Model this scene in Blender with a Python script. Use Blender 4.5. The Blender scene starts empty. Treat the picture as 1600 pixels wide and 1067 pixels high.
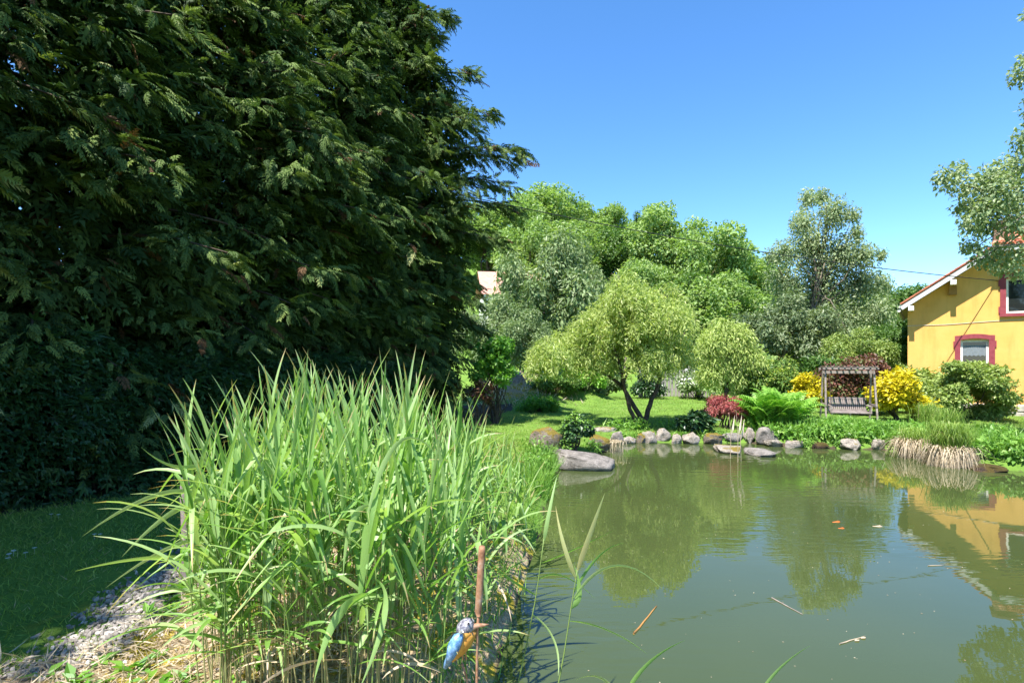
import bpy, math, random
import numpy as np
from mathutils import Vector, Matrix

# ------------------------------------------------------------------ camera, sky, sun, exposure
S = bpy.context.scene
C = S.collection
EYE, FPX, HZ = 2.2, 850.0, 568.0          # eye height over the water, focal length and horizon row of the 1600 px photograph
cam = bpy.data.cameras.new('camera'); cam.sensor_width = 36; cam.lens = FPX / 1600 * 36
cam.shift_y = (HZ - 533.5) / 1600; cam.clip_start = .05; cam.clip_end = 3000
cam_o = bpy.data.objects.new('camera', cam); C.objects.link(cam_o)
cam_o.location = (0, 0, EYE); cam_o.rotation_euler = (math.radians(90), 0, 0)
S.camera = cam_o

SUN_EL = math.radians(63.5); SUN_H = np.array([-.62, -.785])
W = bpy.data.worlds.new('World'); S.world = W; W.use_nodes = True
wn = W.node_tree.nodes; wl = W.node_tree.links
sky = wn.new('ShaderNodeTexSky'); sky.sky_type = 'NISHITA'; sky.sun_disc = False
sky.sun_elevation = SUN_EL; sky.sun_rotation = math.atan2(SUN_H[0], SUN_H[1])
sky.air_density = .95; sky.dust_density = 0.0; sky.ozone_density = 3.6; sky.altitude = 900
hsv = wn.new('ShaderNodeHueSaturation'); hsv.inputs['Saturation'].default_value = 1.2
wl.new(sky.outputs[0], hsv.inputs['Color']); wl.new(hsv.outputs[0], wn['Background'].inputs[0])
wn['Background'].inputs[1].default_value = .125
sun = bpy.data.lights.new('sun', 'SUN'); sun.energy = 4.6; sun.angle = math.radians(.53); sun.color = (1, .955, .88)
sun_o = bpy.data.objects.new('sun', sun); C.objects.link(sun_o)
sv = Vector((SUN_H[0] * math.cos(SUN_EL), SUN_H[1] * math.cos(SUN_EL), math.sin(SUN_EL)))
sun_o.rotation_euler = sv.to_track_quat('Z', 'Y').to_euler(); sun_o.location = sv * 60
S.view_settings.view_transform = 'Standard'; S.view_settings.look = 'None'
S.view_settings.exposure = 1.44; S.view_settings.gamma = 1; S.view_settings.use_curve_mapping = False
cy = S.cycles
cy.max_bounces = 8; cy.diffuse_bounces = 3; cy.glossy_bounces = 3; cy.transmission_bounces = 4; cy.transparent_max_bounces = 4
cy.caustics_reflective = False; cy.caustics_refractive = False; cy.use_denoising = True; cy.sample_clamp_indirect = 8

R = np.random.default_rng(11)
random.seed(5)
PI = math.pi

def at(px, py, Y):
    """world point at depth Y (metres ahead of the lens) seen at a pixel of the photograph"""
    return np.array([(px - 800) / FPX * Y, Y, EYE + (HZ - py) / FPX * Y])

# ------------------------------------------------------------------ mesh helpers
class MB:
    """collects vertices and faces and links them as ONE mesh object"""
    def __init__(s): s.V = []; s.F = []; s.var = []; s.M = []; s.n = 0
    def add(s, V, F, var=None, m=0):
        V = np.asarray(V, float).reshape(-1, 3)
        F = np.asarray(F, int)
        if F.ndim == 1: F = F.reshape(1, -1)
        s.F.append(F + s.n); s.V.append(V); s.n += len(V)
        s.var.append(np.full(len(F), .5) if var is None else np.broadcast_to(np.asarray(var, float), (len(F),)))
        s.M.append(np.full(len(F), m, int)); return s
    def box(s, a, b, m=0, var=None):
        (x0, y0, z0), (x1, y1, z1) = a, b
        V = [(x0, y0, z0), (x1, y0, z0), (x1, y1, z0), (x0, y1, z0), (x0, y0, z1), (x1, y0, z1), (x1, y1, z1), (x0, y1, z1)]
        s.add(V, [(0, 3, 2, 1), (4, 5, 6, 7), (0, 1, 5, 4), (1, 2, 6, 5), (2, 3, 7, 6), (3, 0, 4, 7)], m=m, var=var); return s
    def beam(s, p, q, w, h, m=0, up=(0, 0, 1), var=None):
        p = np.array(p, float); q = np.array(q, float); d = q - p; L = np.linalg.norm(d); d /= L
        x = np.cross(d, up); x /= np.linalg.norm(x); z = np.cross(x, d)
        V = [p + x * a * w / 2 + z * b * h / 2 for a, b in ((-1, -1), (1, -1), (1, 1), (-1, 1))] + [q + x * a * w / 2 + z * b * h / 2 for a, b in ((-1, -1), (1, -1), (1, 1), (-1, 1))]
        s.add(V, [(0, 3, 2, 1), (4, 5, 6, 7), (0, 1, 5, 4), (1, 2, 6, 5), (2, 3, 7, 6), (3, 0, 4, 7)], m=m, var=var); return s
    def tube(s, P, r, k=7, m=0, var=None, cap=True):
        P = np.asarray(P, float); n = len(P); r = np.broadcast_to(np.asarray(r, float), (n,))
        D = np.gradient(P, axis=0); D /= np.linalg.norm(D, axis=1)[:, None] + 1e-9
        ref = np.array([1., 0, 0]) if abs(D[0, 0]) < .8 else np.array([0, 1., 0])
        X = np.cross(D, ref); X /= np.linalg.norm(X, axis=1)[:, None] + 1e-9
        Y = np.cross(D, X); a = np.arange(k) / k * 2 * PI
        V = P[:, None] + r[:, None, None] * (np.cos(a)[None, :, None] * X[:, None] + np.sin(a)[None, :, None] * Y[:, None])
        i = np.arange(n - 1)[:, None] * k; j = np.arange(k)[None]; j2 = (j + 1) % k
        F = np.stack([i + j, i + j2, i + k + j2, i + k + j], -1).reshape(-1, 4)
        base = s.n
        s.add(V.reshape(-1, 3), F, var, m)
        if cap:
            for o in (0, (n - 1) * k):
                s.F.append(np.array([[base + o + t for t in range(k)]])); s.var.append(np.array([.5])); s.M.append(np.array([m]))
        return s
    def data(s, name, mats, smooth=False):
        me = bpy.data.meshes.new(name)
        V = np.concatenate(s.V); me.vertices.add(len(V)); me.vertices.foreach_set('co', V.astype(np.float32).ravel())
        idx = np.concatenate([f.ravel() for f in s.F]).astype(np.int32)
        cnt = np.concatenate([np.full(len(f), f.shape[1]) for f in s.F])
        me.loops.add(len(idx)); me.loops.foreach_set('vertex_index', idx)
        me.polygons.add(len(cnt)); me.polygons.foreach_set('loop_start', (np.cumsum(cnt) - cnt).astype(np.int32))
        me.polygons.foreach_set('material_index', np.concatenate(s.M).astype(np.int32))
        me.polygons.foreach_set('use_smooth', np.full(len(cnt), smooth))
        a = me.attributes.new('var', 'FLOAT', 'FACE'); a.data.foreach_set('value', np.concatenate(s.var).astype(np.float32))
        for m in (mats if isinstance(mats, (list, tuple)) else [mats]): me.materials.append(m)
        me.update(calc_edges=True); me.validate()
        return me
    def build(s, name, mats, parent=None, smooth=False):
        return link(name, s.data(name, mats, smooth), parent)

def link(name, me, parent=None):
    o = bpy.data.objects.new(name, me); C.objects.link(o)
    if parent is not None: o.parent = parent
    return o
def empty(name, loc=(0, 0, 0), rz=0):
    o = bpy.data.objects.new(name, None); C.objects.link(o); o.location = loc; o.rotation_euler = (0, 0, rz); o.empty_display_size = .2
    return o
def tag(o, label=None, cat=None, group=None, kind=None):
    if label: o['label'] = label
    if cat: o['category'] = cat
    if group: o['group'] = group
    if kind: o['kind'] = kind
    return o
def nrm(v): return v / (np.linalg.norm(v, axis=-1, keepdims=True) + 1e-9)
def rdir(n, r=R): return nrm(r.normal(size=(n, 3)))
def frames(d, up):
    """rotation matrices whose local y runs along d and local z is near up"""
    y = nrm(d); x = nrm(np.cross(y, up)); z = np.cross(x, y)
    return np.stack([x, y, z], -1)
def scatter(mb, T, pos, rot, sc, var, m=0):
    TV, TF = T; n = len(pos); sc = np.asarray(sc, float)
    sc = sc.reshape(n, 1, -1) if sc.ndim > 1 else sc.reshape(n, 1, 1)
    V = np.einsum('nij,nkj->nki', rot, TV[None] * sc) + pos[:, None]
    F = TF[None] + (np.arange(n) * len(TV))[:, None, None]
    mb.add(V.reshape(-1, 3), F.reshape(-1, TF.shape[1]), np.repeat(var, len(TF)), m)

def kite(w=.5, mid=.45, bend=.08, fold=.06):
    return (np.array([(0, 0, 0), (w / 2, mid, fold), (0, 1, -bend), (-w / 2, mid, fold)], float), np.array([[0, 1, 2, 3]]))
LEAF = kite(.62, .42, .1, .07); NARROW = kite(.2, .45, .2, .02); BLADE = kite(.09, .35, .25, .0)
def spray_template(pairs=8, w=.085, ln=.42, seed=0):
    r = np.random.default_rng(seed); V = []; F = []
    def blade(p, d, L, wd, droop):
        p = np.array(p); d = np.array(d) / np.linalg.norm(d); x = np.array([d[1], -d[0], 0]); i = len(V)
        V.extend([p, p + d * L * .4 + x * wd / 2 + (0, 0, .01), p + d * L + (0, 0, -droop), p + d * L * .4 - x * wd / 2 + (0, 0, .01)]); F.append((i, i + 1, i + 2, i + 3))
    blade((0, 0, 0), (0, 1, 0), 1, w, .16)
    for k in range(pairs):
        t = .08 + .8 * k / (pairs - 1)
        for sg in (-1, 1):
            blade((0, t, -.16 * t * t), (sg * r.uniform(.55, .8), 1 * r.uniform(.75, 1), 0), ln * (1.05 - t * .78) * r.uniform(.8, 1.15), w * r.uniform(.85, 1.3), r.uniform(.02, .12))
    return np.array(V, float), np.array(F)
SPRAYS = [spray_template(8, .072, .36, s) for s in range(3)]
FILL = spray_template(3, .2, .5, 7)
FILLIN = spray_template(5, .1, .4, 9)

# ------------------------------------------------------------------ materials
def nodes(name):
    m = bpy.data.materials.new(name); m.use_nodes = True; nt = m.node_tree; nt.nodes.clear()
    return m, nt.nodes, nt.links
def out(N, L, sh):
    o = N.new('ShaderNodeOutputMaterial'); L.new(sh, o.inputs['Surface'])
def ramp(N, L, fac, stops):
    r = N.new('ShaderNodeValToRGB'); e = r.color_ramp.elements
    while len(e) < len(stops): e.new(.5)
    for k, (p, c) in enumerate(stops): e[k].position = p; e[k].color = (*c, 1)
    L.new(fac, r.inputs[0]); return r.outputs[0]
def noise(N, L, scale, detail=4, rough=.6, vec=None, coord='Object'):
    n = N.new('ShaderNodeTexNoise'); n.inputs['Scale'].default_value = scale; n.inputs['Detail'].default_value = detail; n.inputs['Roughness'].default_value = rough
    if vec is None:
        t = N.new('ShaderNodeTexCoord'); vec = t.outputs[coord]
    L.new(vec, n.inputs['Vector']); return n.outputs['Fac']
def mixc(N, L, f, a, b, mode='MIX'):
    m = N.new('ShaderNodeMix'); m.data_type = 'RGBA'; m.blend_type = mode
    for sock, v in ((m.inputs[0], f), (m.inputs[6], a), (m.inputs[7], b)):
        if hasattr(v, 'is_output'): L.new(v, sock)
        elif isinstance(v, (int, float)): sock.default_value = v
        else: sock.default_value = (*v, 1)
    return m.outputs[2]
def bump(N, L, h, strength=.4, dist=.02):
    b = N.new('ShaderNodeBump'); b.inputs['Strength'].default_value = strength; b.inputs['Distance'].default_value = dist
    L.new(h, b.inputs['Height']); return b.outputs[0]
def princ(N, L, col, rough=.6, spec=.4, normal=None):
    p = N.new('ShaderNodeBsdfPrincipled')
    if hasattr(col, 'is_output'): L.new(col, p.inputs['Base Color'])
    else: p.inputs['Base Color'].default_value = (*col, 1)
    p.inputs['Roughness'].default_value = rough; p.inputs['Specular IOR Level'].default_value = spec
    if normal is not None: L.new(normal, p.inputs['Normal'])
    return p

def leaf_mat(name, stops, trans=.35, tcol=1.25, rough=.45, spec=.35, patch=.3, pscale=.6):
    """leaf: colour differs from leaf to leaf and a little from branch to branch; light passes through"""
    m, N, L = nodes(name)
    a = N.new('ShaderNodeAttribute'); a.attribute_name = 'var'
    nz = noise(N, L, pscale, 2)
    ad = N.new('ShaderNodeMath'); ad.operation = 'MULTIPLY_ADD'; L.new(nz, ad.inputs[0]); ad.inputs[1].default_value = patch; 
    sb = N.new('ShaderNodeMath'); sb.operation = 'SUBTRACT'; L.new(a.outputs['Fac'], sb.inputs[0]); sb.inputs[1].default_value = patch / 2
    L.new(sb.outputs[0], ad.inputs[2])
    col = ramp(N, L, ad.outputs[0], stops)
    p = princ(N, L, col, rough, spec)
    tr = N.new('ShaderNodeBsdfTranslucent')
    tc = mixc(N, L, 1.0, col, (tcol, tcol * 1.08, tcol * .45), 'MULTIPLY'); L.new(tc, tr.inputs['Color'])
    mx = N.new('ShaderNodeMixShader'); mx.inputs[0].default_value = trans
    L.new(p.outputs[0], mx.inputs[1]); L.new(tr.outputs[0], mx.inputs[2]); out(N, L, mx.outputs[0]); return m
def rough_mat(name, stops, scale=6, rough=.85, bs=.5, bd=.02, spec=.25, detail=6, coord='Object'):
    m, N, L = nodes(name); nz = noise(N, L, scale, detail, .65, coord=coord)
    p = princ(N, L, ramp(N, L, nz, stops), rough, spec, bump(N, L, nz, bs, bd)); out(N, L, p.outputs[0]); return m
def plain(name, col, rough=.5, spec=.4, metal=0):
    m, N, L = nodes(name); nz = noise(N, L, 9, 5)
    c = mixc(N, L, 1.0, col, ramp(N, L, nz, [(.3, (.82, .82, .82)), (.7, (1.08, 1.08, 1.08))]), 'MULTIPLY')
    p = princ(N, L, c, rough, spec); p.inputs['Metallic'].default_value = metal; out(N, L, p.outputs[0]); return m

M = {}
M['cypress'] = leaf_mat('cypress_foliage', [(0, (0.03, 0.06, 0.02)), (0.45, (0.075, 0.125, 0.036)), (0.8, (0.19, 0.255, 0.07)), (1, (0.33, 0.34, 0.15))], .24, 1.2, .6, .1)
M['cypress_dead'] = leaf_mat('cypress_brown', [(0, (.07, .035, .015)), (1, (.16, .09, .04))], .2, 1, .7, .2)
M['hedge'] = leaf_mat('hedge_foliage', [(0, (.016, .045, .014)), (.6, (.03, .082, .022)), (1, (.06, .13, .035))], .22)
M['maple'] = leaf_mat('maple_foliage', [(0, (0.12, 0.2, 0.055)), (0.5, (0.24, 0.36, 0.1)), (1, (0.37, 0.46, 0.18))], .38, 1.3)
M['maple_dark'] = leaf_mat('oak_foliage', [(0, (0.052, 0.111, 0.026)), (0.5, (0.098, 0.189, 0.039)), (1, (0.169, 0.273, 0.058))], .35)
M['silver'] = leaf_mat('silvery_foliage', [(0, (0.1, 0.155, 0.06)), (0.5, (0.19, 0.27, 0.105)), (1, (0.33, 0.39, 0.2))], .3)
M['birch'] = leaf_mat('birch_foliage', [(0, (0.08, 0.13, 0.06)), (0.5, (0.17, 0.23, 0.105)), (1, (0.3, 0.35, 0.2))], .34)
M['birchlight'] = leaf_mat('tall_birch_foliage', [(0, (.12, .18, .085)), (.5, (.25, .32, .15)), (1, (.42, .46, .28))], .36)
M['willow'] = leaf_mat('willow_foliage', [(0, (0.22, 0.29, 0.08)), (0.5, (0.4, 0.49, 0.15)), (1, (0.56, 0.6, 0.26))], .42, 1.25)
M['bright'] = leaf_mat('bright_foliage', [(0, (0.057, 0.161, 0.021)), (0.5, (0.115, 0.287, 0.034)), (1, (0.218, 0.402, 0.057))], .4)
M['fern'] = leaf_mat('fern_frond', [(0, (0.11, 0.25, 0.03)), (0.5, (0.22, 0.43, 0.06)), (1, (0.34, 0.55, 0.11))], .4)
M['yellow'] = leaf_mat('golden_foliage', [(0, (.28, .27, .012)), (.3, (.52, .44, .014)), (1, (.72, .58, .03))], .35, 1.1)
M['limeshrub'] = leaf_mat('limegreen_foliage', [(0, (0.075, 0.138, 0.025)), (0.5, (0.175, 0.263, 0.044)), (1, (0.425, 0.45, 0.088))], .35)
M['laurel'] = leaf_mat('shrub_foliage', [(0, (0.1, 0.16, 0.04)), (0.5, (0.24, 0.33, 0.08)), (1, (0.42, 0.47, 0.15))], .32)
M['redmaple'] = leaf_mat('red_foliage', [(0, (0.19, 0.035, 0.04)), (0.5, (0.4, 0.095, 0.1)), (1, (0.55, 0.24, 0.2))], .3, 1.0)
M['purple'] = leaf_mat('purple_foliage', [(0, (0.06, 0.03, 0.022)), (0.4, (0.17, 0.06, 0.045)), (0.6, (0.2, 0.11, 0.06)), (0.75, (0.13, 0.16, 0.06)), (1, (0.22, 0.26, 0.1))], .3, 1.0)
M['darkleaf'] = leaf_mat('dark_foliage', [(0, (.02, .055, .02)), (.6, (.04, .10, .03)), (1, (.09, .16, .05))], .2, 1.2, .35, .5)
M['cover'] = leaf_mat('groundcover_foliage', [(0, (0.075, 0.175, 0.025)), (0.5, (0.15, 0.312, 0.044)), (1, (0.3, 0.463, 0.1))], .35)
M['reed'] = leaf_mat('reed_leaf', [(0, (.1, .23, .035)), (.45, (.22, .385, .095)), (.86, (.38, .5, .23)), (.93, (.45, .4, .19)), (1, (.4, .29, .14))], .42, 1.3, .42, .45, .16, 3)
M['reedstem'] = leaf_mat('reed_stem', [(0, (.12, .2, .05)), (.6, (.2, .28, .08)), (1, (.34, .3, .14))], .12)
M['strawblade'] = leaf_mat('straw', [(0, (0.3, 0.22, 0.14)), (0.5, (0.5, 0.4, 0.28)), (1, (0.66, 0.56, 0.42))], .25, 1.05, .6)
M['grass'] = leaf_mat('grass_blade', [(0, (0.11, 0.18, 0.035)), (0.5, (0.22, 0.34, 0.06)), (0.82, (0.34, 0.45, 0.11)), (0.92, (0.42, 0.38, 0.18)), (1, (0.46, 0.38, 0.22))], .38, 1.25, .45, .3, .5, .8)
M['moss'] = leaf_mat('moss_cushion', [(0, (0.15, 0.14, 0.02)), (0.5, (0.28, 0.25, 0.03)), (1, (0.4, 0.33, 0.05))], .2)
M['white_flower'] = leaf_mat('white_petal', [(0, (.6, .6, .55)), (1, (.85, .85, .8))], .3, 1.0)
M['bark'] = rough_mat('bark', [(.3, (.035, .026, .02)), (.7, (.12, .09, .065))], 14, .9, .8, .03)
M['bark_grey'] = rough_mat('bark_grey', [(.3, (.10, .085, .06)), (.7, (.24, .2, .15))], 10, .9, .6, .02)
M['bark_birch'] = rough_mat('bark_birch', [(.35, (.08, .07, .06)), (.5, (.5, .48, .44)), (.8, (.62, .6, .56))], 5, .8, .4, .01)
M['oldwood'] = rough_mat('weathered_wood', [(.3, (.15, .12, .105)), (.7, (.36, .3, .275))], 9, .85, .5, .006)
M['fencewood'] = rough_mat('grey_wood', [(.3, (.22, .2, .18)), (.7, (.42, .39, .36))], 6, .85, .5, .006)
M['rust'] = rough_mat('rusty_iron', [(.3, (.16, .07, .035)), (.5, (.32, .17, .1)), (.75, (.42, .33, .27))], 22, .75, .5, .004)
M['steel'] = plain('dark_metal', (.12, .07, .05), .5, .5, .6)
M['cable'] = plain('black_rubber', (.02, .02, .022), .6)
M['yellow_wall'] = rough_mat('yellow_render', [(.3, (.76, .425, .12)), (.5, (.81, .465, .145)), (.7, (.84, .49, .16))], 2.5, .9, .25, .006, .2, 8)
M['red_paint'] = rough_mat('red_stone_paint', [(.3, (.22, .035, .048)), (.7, (.31, .065, .078))], 7, .75, .3, .005)
M['white_paint'] = plain('white_paint', (.78, .77, .74), .45)
M['grey_paint'] = plain('grey_trim', (.55, .55, .54), .6)
M['soffit'] = rough_mat('soffit_board', [(.3, (.5, .46, .4)), (.7, (.62, .58, .52))], 5, .8, .2, .004)
M['brown_wood'] = rough_mat('orange_brown_wood', [(.3, (.3, .14, .04)), (.7, (.42, .22, .07))], 8, .8, .4, .005)
M['tile'] = leaf_mat('roof_tile', [(0, (.28, .09, .05)), (.5, (.42, .15, .08)), (1, (.5, .25, .15))], 0.02, 1, .85, .2)
M['tile_far'] = rough_mat('far_roof_tile', [(.3, (.42, .2, .15)), (.7, (.56, .32, .25))], 3, .85, .3, .02)
M['cream'] = rough_mat('cream_wall', [(.3, (.55, .52, .48)), (.7, (.66, .63, .58))], 2, .9, .2, .01)
M['brick'] = rough_mat('chimney_brick', [(.3, (.16, .09, .06)), (.7, (.28, .17, .12))], 9, .9, .5, .01)
M['plinth'] = rough_mat('plinth_stone', [(.3, (.25, .2, .17)), (.5, (.4, .35, .3)), (.7, (.52, .47, .42))], 5, .9, .8, .04)
M['curtain'] = plain('net_curtain', (.2, .23, .25), .8)
M['fish_orange'] = plain('orange_scales', (.85, .17, .03), .35, .6)
M['fish_pale'] = plain('pale_scales', (.62, .45, .33), .35, .6)
m, N, L = nodes('yellow_render_weathered'); tcw = N.new('ShaderNodeTexCoord'); mpw = N.new('ShaderNodeMapping'); mpw.inputs['Scale'].default_value = (2.2, 2.2, .35); L.new(tcw.outputs['Object'], mpw.inputs['Vector'])
ns = noise(N, L, 1.4, 6, .65, mpw.outputs[0]); nf2 = noise(N, L, 40, 4, .6); nl_ = noise(N, L, 1.1, 4, .6)
cw = ramp(N, L, nl_, [(.3, (.7, .375, .095)), (.5, (.75, .41, .115)), (.7, (.78, .44, .135))]); cw = mixc(N, L, 1.0, cw, ramp(N, L, ns, [(.3, (.84, .83, .82)), (.5, (1, 1, 1))]), 'MULTIPLY')
p = princ(N, L, cw, .92, .2, bump(N, L, nf2, .5, .008)); out(N, L, p.outputs[0]); M['yellow_wall'] = m
m, N, L = nodes('window_glass'); p = princ(N, L, (.018, .022, .022), .04, .6); out(N, L, p.outputs[0]); M['glass'] = m
m, N, L = nodes('blue_enamel'); nz = noise(N, L, 60, 3); p = princ(N, L, ramp(N, L, nz, [(.35, (.05, .13, .3)), (.6, (.16, .33, .58)), (.75, (.4, .52, .66))]), .35, .6); out(N, L, p.outputs[0]); M['blue'] = m
m, N, L = nodes('orange_enamel'); nz = noise(N, L, 50, 3); p = princ(N, L, ramp(N, L, nz, [(.3, (.4, .16, .03)), (.7, (.62, .33, .06))]), .4, .5); out(N, L, p.outputs[0]); M['orange'] = m
m, N, L = nodes('grey_enamel'); nz = noise(N, L, 90, 3); p = princ(N, L, ramp(N, L, nz, [(.35, (.06, .06, .09)), (.6, (.3, .29, .33)), (.75, (.55, .55, .58))]), .4, .5); out(N, L, p.outputs[0]); M['greyblue'] = m

def rock_mat(name, a, b, c, moss=0., mossc=(.27, .2, .035), dark=0):
    m, N, L = nodes(name)
    n1 = noise(N, L, 5, 8, .7); n2 = noise(N, L, 34, 5, .7); n3 = noise(N, L, 2.3, 4, .6)
    col = ramp(N, L, n1, [(.3, a), (.5, b), (.72, c)])
    col = mixc(N, L, .6, col, ramp(N, L, n2, [(.35, (.3, .28, .27)), (.6, (1.1, 1.08, 1.05))]), 'MULTIPLY')
    if moss > 0:
        g = N.new('ShaderNodeNewGeometry'); sx = N.new('ShaderNodeSeparateXYZ'); L.new(g.outputs['Normal'], sx.inputs[0])
        ad = N.new('ShaderNodeMath'); ad.operation = 'MULTIPLY_ADD'; L.new(sx.outputs[2], ad.inputs[0]); ad.inputs[1].default_value = .25; L.new(n3, ad.inputs[2])
        f = ramp(N, L, ad.outputs[0], [(.78 - .35 * moss, (0, 0, 0)), (.86 - .35 * moss, (1, 1, 1))])
        mc = ramp(N, L, n2, [(.3, tuple(v * .5 for v in mossc)), (.7, mossc)])
        col = mixc(N, L, f, col, mc)
    hs = N.new('ShaderNodeMath'); hs.operation = 'ADD'; L.new(n1, hs.inputs[0]); L.new(n2, hs.inputs[1])
    p = princ(N, L, col, .88, .25, bump(N, L, hs.outputs[0], .9, .06)); out(N, L, p.outputs[0]); return m
M['rock_grey'] = rock_mat('grey_rock', (.12, .11, .098), (.3, .272, .245), (.46, .42, .385))
M['rock_pale'] = rock_mat('pale_rock', (.2, .172, .14), (.43, .38, .325), (.57, .515, .46), .2)
M['rock_moss'] = rock_mat('mossy_rock', (.1, .08, .06), (.24, .2, .16), (.36, .31, .26), .7)
M['rock_dark'] = rock_mat('dark_mossy_rock', (.03, .022, .016), (.09, .06, .04), (.17, .12, .08), .55, (.11, .08, .02))
M['pebble'] = leaf_mat('gravel_stone', [(0, (0.12, 0.1, 0.09)), (0.5, (0.25, 0.225, 0.2)), (0.85, (0.4, 0.36, 0.31)), (1, (0.55, 0.5, 0.43))], .0, 1, .8, .25, .1)

# ------------------------------------------------------------------ the lie of the land
SHORE = np.array([(-.35, 2.4), (-.2, 3.6), (.0, 5), (.35, 7.3), (.6, 9.6), (.85, 11.0), (1.15, 12.2), (1.9, 12.7), (2.15, 14.2), (2.6, 15.1), (3.7, 15.25), (4.9, 15.15), (6, 15.15),
    (6.9, 15.0), (7.35, 14.4), (8.6, 14.05), (9.5, 13.9), (9.75, 12.6), (9.95, 11.6), (10.5, 11.0), (12, 10), (13.2, 8), (13, 4), (10, 1.2), (4, .5), (.9, .9)])
def shore_sd(x, y):
    P = np.stack([x.ravel(), y.ravel()], -1); best = np.full(len(P), 1e9); ins = np.zeros(len(P), bool)
    for i in range(len(SHORE)):
        a, b = SHORE[i], SHORE[(i + 1) % len(SHORE)]; ab = b - a
        t = np.clip(((P - a) @ ab) / (ab @ ab), 0, 1); best = np.minimum(best, np.linalg.norm(P - a - t[:, None] * ab, axis=1))
        cr = (a[1] > P[:, 1]) != (b[1] > P[:, 1])
        xi = a[0] + (P[:, 1] - a[1]) / (ab[1] if abs(ab[1]) > 1e-9 else 1e-9) * ab[0]
        ins ^= cr & (P[:, 0] < xi)
    return np.where(ins, -best, best).reshape(x.shape)
def sst(a, b, x): t = np.clip((x - a) / (b - a), 0, 1); return t * t * (3 - 2 * t)
def gh(x, y):
    x = np.asarray(x, float); y = np.asarray(y, float)
    sd = shore_sd(np.atleast_1d(x), np.atleast_1d(y)).reshape(x.shape)
    z = .22 - .9 * sst(.4, -1.0, sd)
    z = z + (.02 * np.sin(x * 1.7 + y) + .018 * np.sin(y * 2.3 - x * .7) + .01 * np.sin(x * 6.1) * np.sin(y * 5.3)) * sst(0, .6, sd)
    z = z + .10 * sst(16, 28, y)
    z = z + 1.35 * np.exp(-((x - .5) / 2.3) ** 2 - ((y - 26.5) / 2.0) ** 2) + .5 * np.exp(-((x - 3.3) / 1.6) ** 2 - ((y - 27.5) / 1.6) ** 2)
    z = z + 15 * sst(33, 78, y) * (1 - sst(2, 36, x - (y - 50) * .2)) + 2.5 * sst(40, 120, y)
    return z
def g1(x, y): return float(gh(np.array([x]), np.array([y]))[0])

def axis(parts):
    o = []
    for a, b, st in parts: o.append(np.arange(a, b, st))
    return np.unique(np.concatenate(o))
gx = axis([(-800, -60, 60), (-60, -12, 4), (-12, -9, .5), (-9, 3, .14), (3, 12, .22), (12, 30, .6), (30, 80, 3), (80, 861, 60)])
gy = axis([(-200, -20, 30), (-20, 0, 1.5), (0, 9, .14), (9, 18, .22), (18, 34, .5), (34, 90, 2), (90, 200, 10), (200, 1401, 100)])
X, Y = np.meshgrid(gx, gy); Z = gh(X, Y); nx, ny = len(gx), len(gy)
i = (np.arange(ny - 1)[:, None] * nx + np.arange(nx - 1)[None]).ravel()
mb = MB(); mb.add(np.stack([X, Y, Z], -1).reshape(-1, 3), np.stack([i, i + 1, i + nx + 1, i + nx], -1))
SD = shore_sd(X, Y)
HF0, HU, HN = np.array([-6.9, 7.3]), np.array([.397, .918]), np.array([.918, -.397])
def hedge_sd(x, y): return (x - HF0[0]) * HN[0] + (y - HF0[1]) * HN[1]
straw = np.maximum(sst(-2.95, -2.5, X), sst(-3.5, -3.0, X) * (1 - sst(3.5, 3.9, Y))) * (1 - sst(.2, .6, X)) * (1 - sst(6.2, 7, Y)) * sst(-.2, .1, SD)
straw = np.maximum(straw, .36 * np.exp(-((X + 3.5) / .55) ** 2) * (Y < 9) * (Y > 1))
straw = np.maximum(straw, .75 * np.exp(-((X + .1) / 1.6) ** 2 - ((Y - 25.2) / 1.5) ** 2))
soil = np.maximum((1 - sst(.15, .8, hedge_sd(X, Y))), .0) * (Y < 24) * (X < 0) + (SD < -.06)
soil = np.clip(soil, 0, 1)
m, N, L = nodes('ground')
def attr(nm): a = N.new('ShaderNodeAttribute'); a.attribute_name = nm; return a.outputs['Fac']
nb = noise(N, L, 1.3, 6, .65); nf = noise(N, L, 38, 5, .7); nm_ = noise(N, L, 3.2, 4, .6)
cg = mixc(N, L, .7, ramp(N, L, nb, [(.3, (.10, .19, .03)), (.7, (.18, .3, .05))]), ramp(N, L, nf, [(.3, (.5, .5, .5)), (.7, (1.15, 1.15, 1.1))]), 'MULTIPLY')
cs = ramp(N, L, nf, [(.3, (.16, .11, .06)), (.5, (.36, .27, .17)), (.7, (.55, .45, .32))])
cs = mixc(N, L, ramp(N, L, nm_, [(.5, (0, 0, 0)), (.58, (1, 1, 1))]), cs, ramp(N, L, nf, [(.3, (.22, .17, .02)), (.7, (.45, .36, .04))]))
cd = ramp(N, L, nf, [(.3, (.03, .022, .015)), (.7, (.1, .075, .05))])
def noisy(fac):
    a = N.new('ShaderNodeMath'); a.operation = 'MULTIPLY_ADD'; L.new(nm_, a.inputs[0]); a.inputs[1].default_value = .8
    s2 = N.new('ShaderNodeMath'); s2.operation = 'SUBTRACT'; L.new(fac, s2.inputs[0]); s2.inputs[1].default_value = .4; L.new(s2.outputs[0], a.inputs[2])
    return ramp(N, L, a.outputs[0], [(.4, (0, 0, 0)), (.6, (1, 1, 1))])
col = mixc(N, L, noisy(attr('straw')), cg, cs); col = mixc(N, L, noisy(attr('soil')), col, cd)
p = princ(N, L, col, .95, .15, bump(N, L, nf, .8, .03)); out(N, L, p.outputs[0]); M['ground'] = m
g = mb.build('ground', M['ground'], smooth=True); tag(g, kind='structure')
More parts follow.
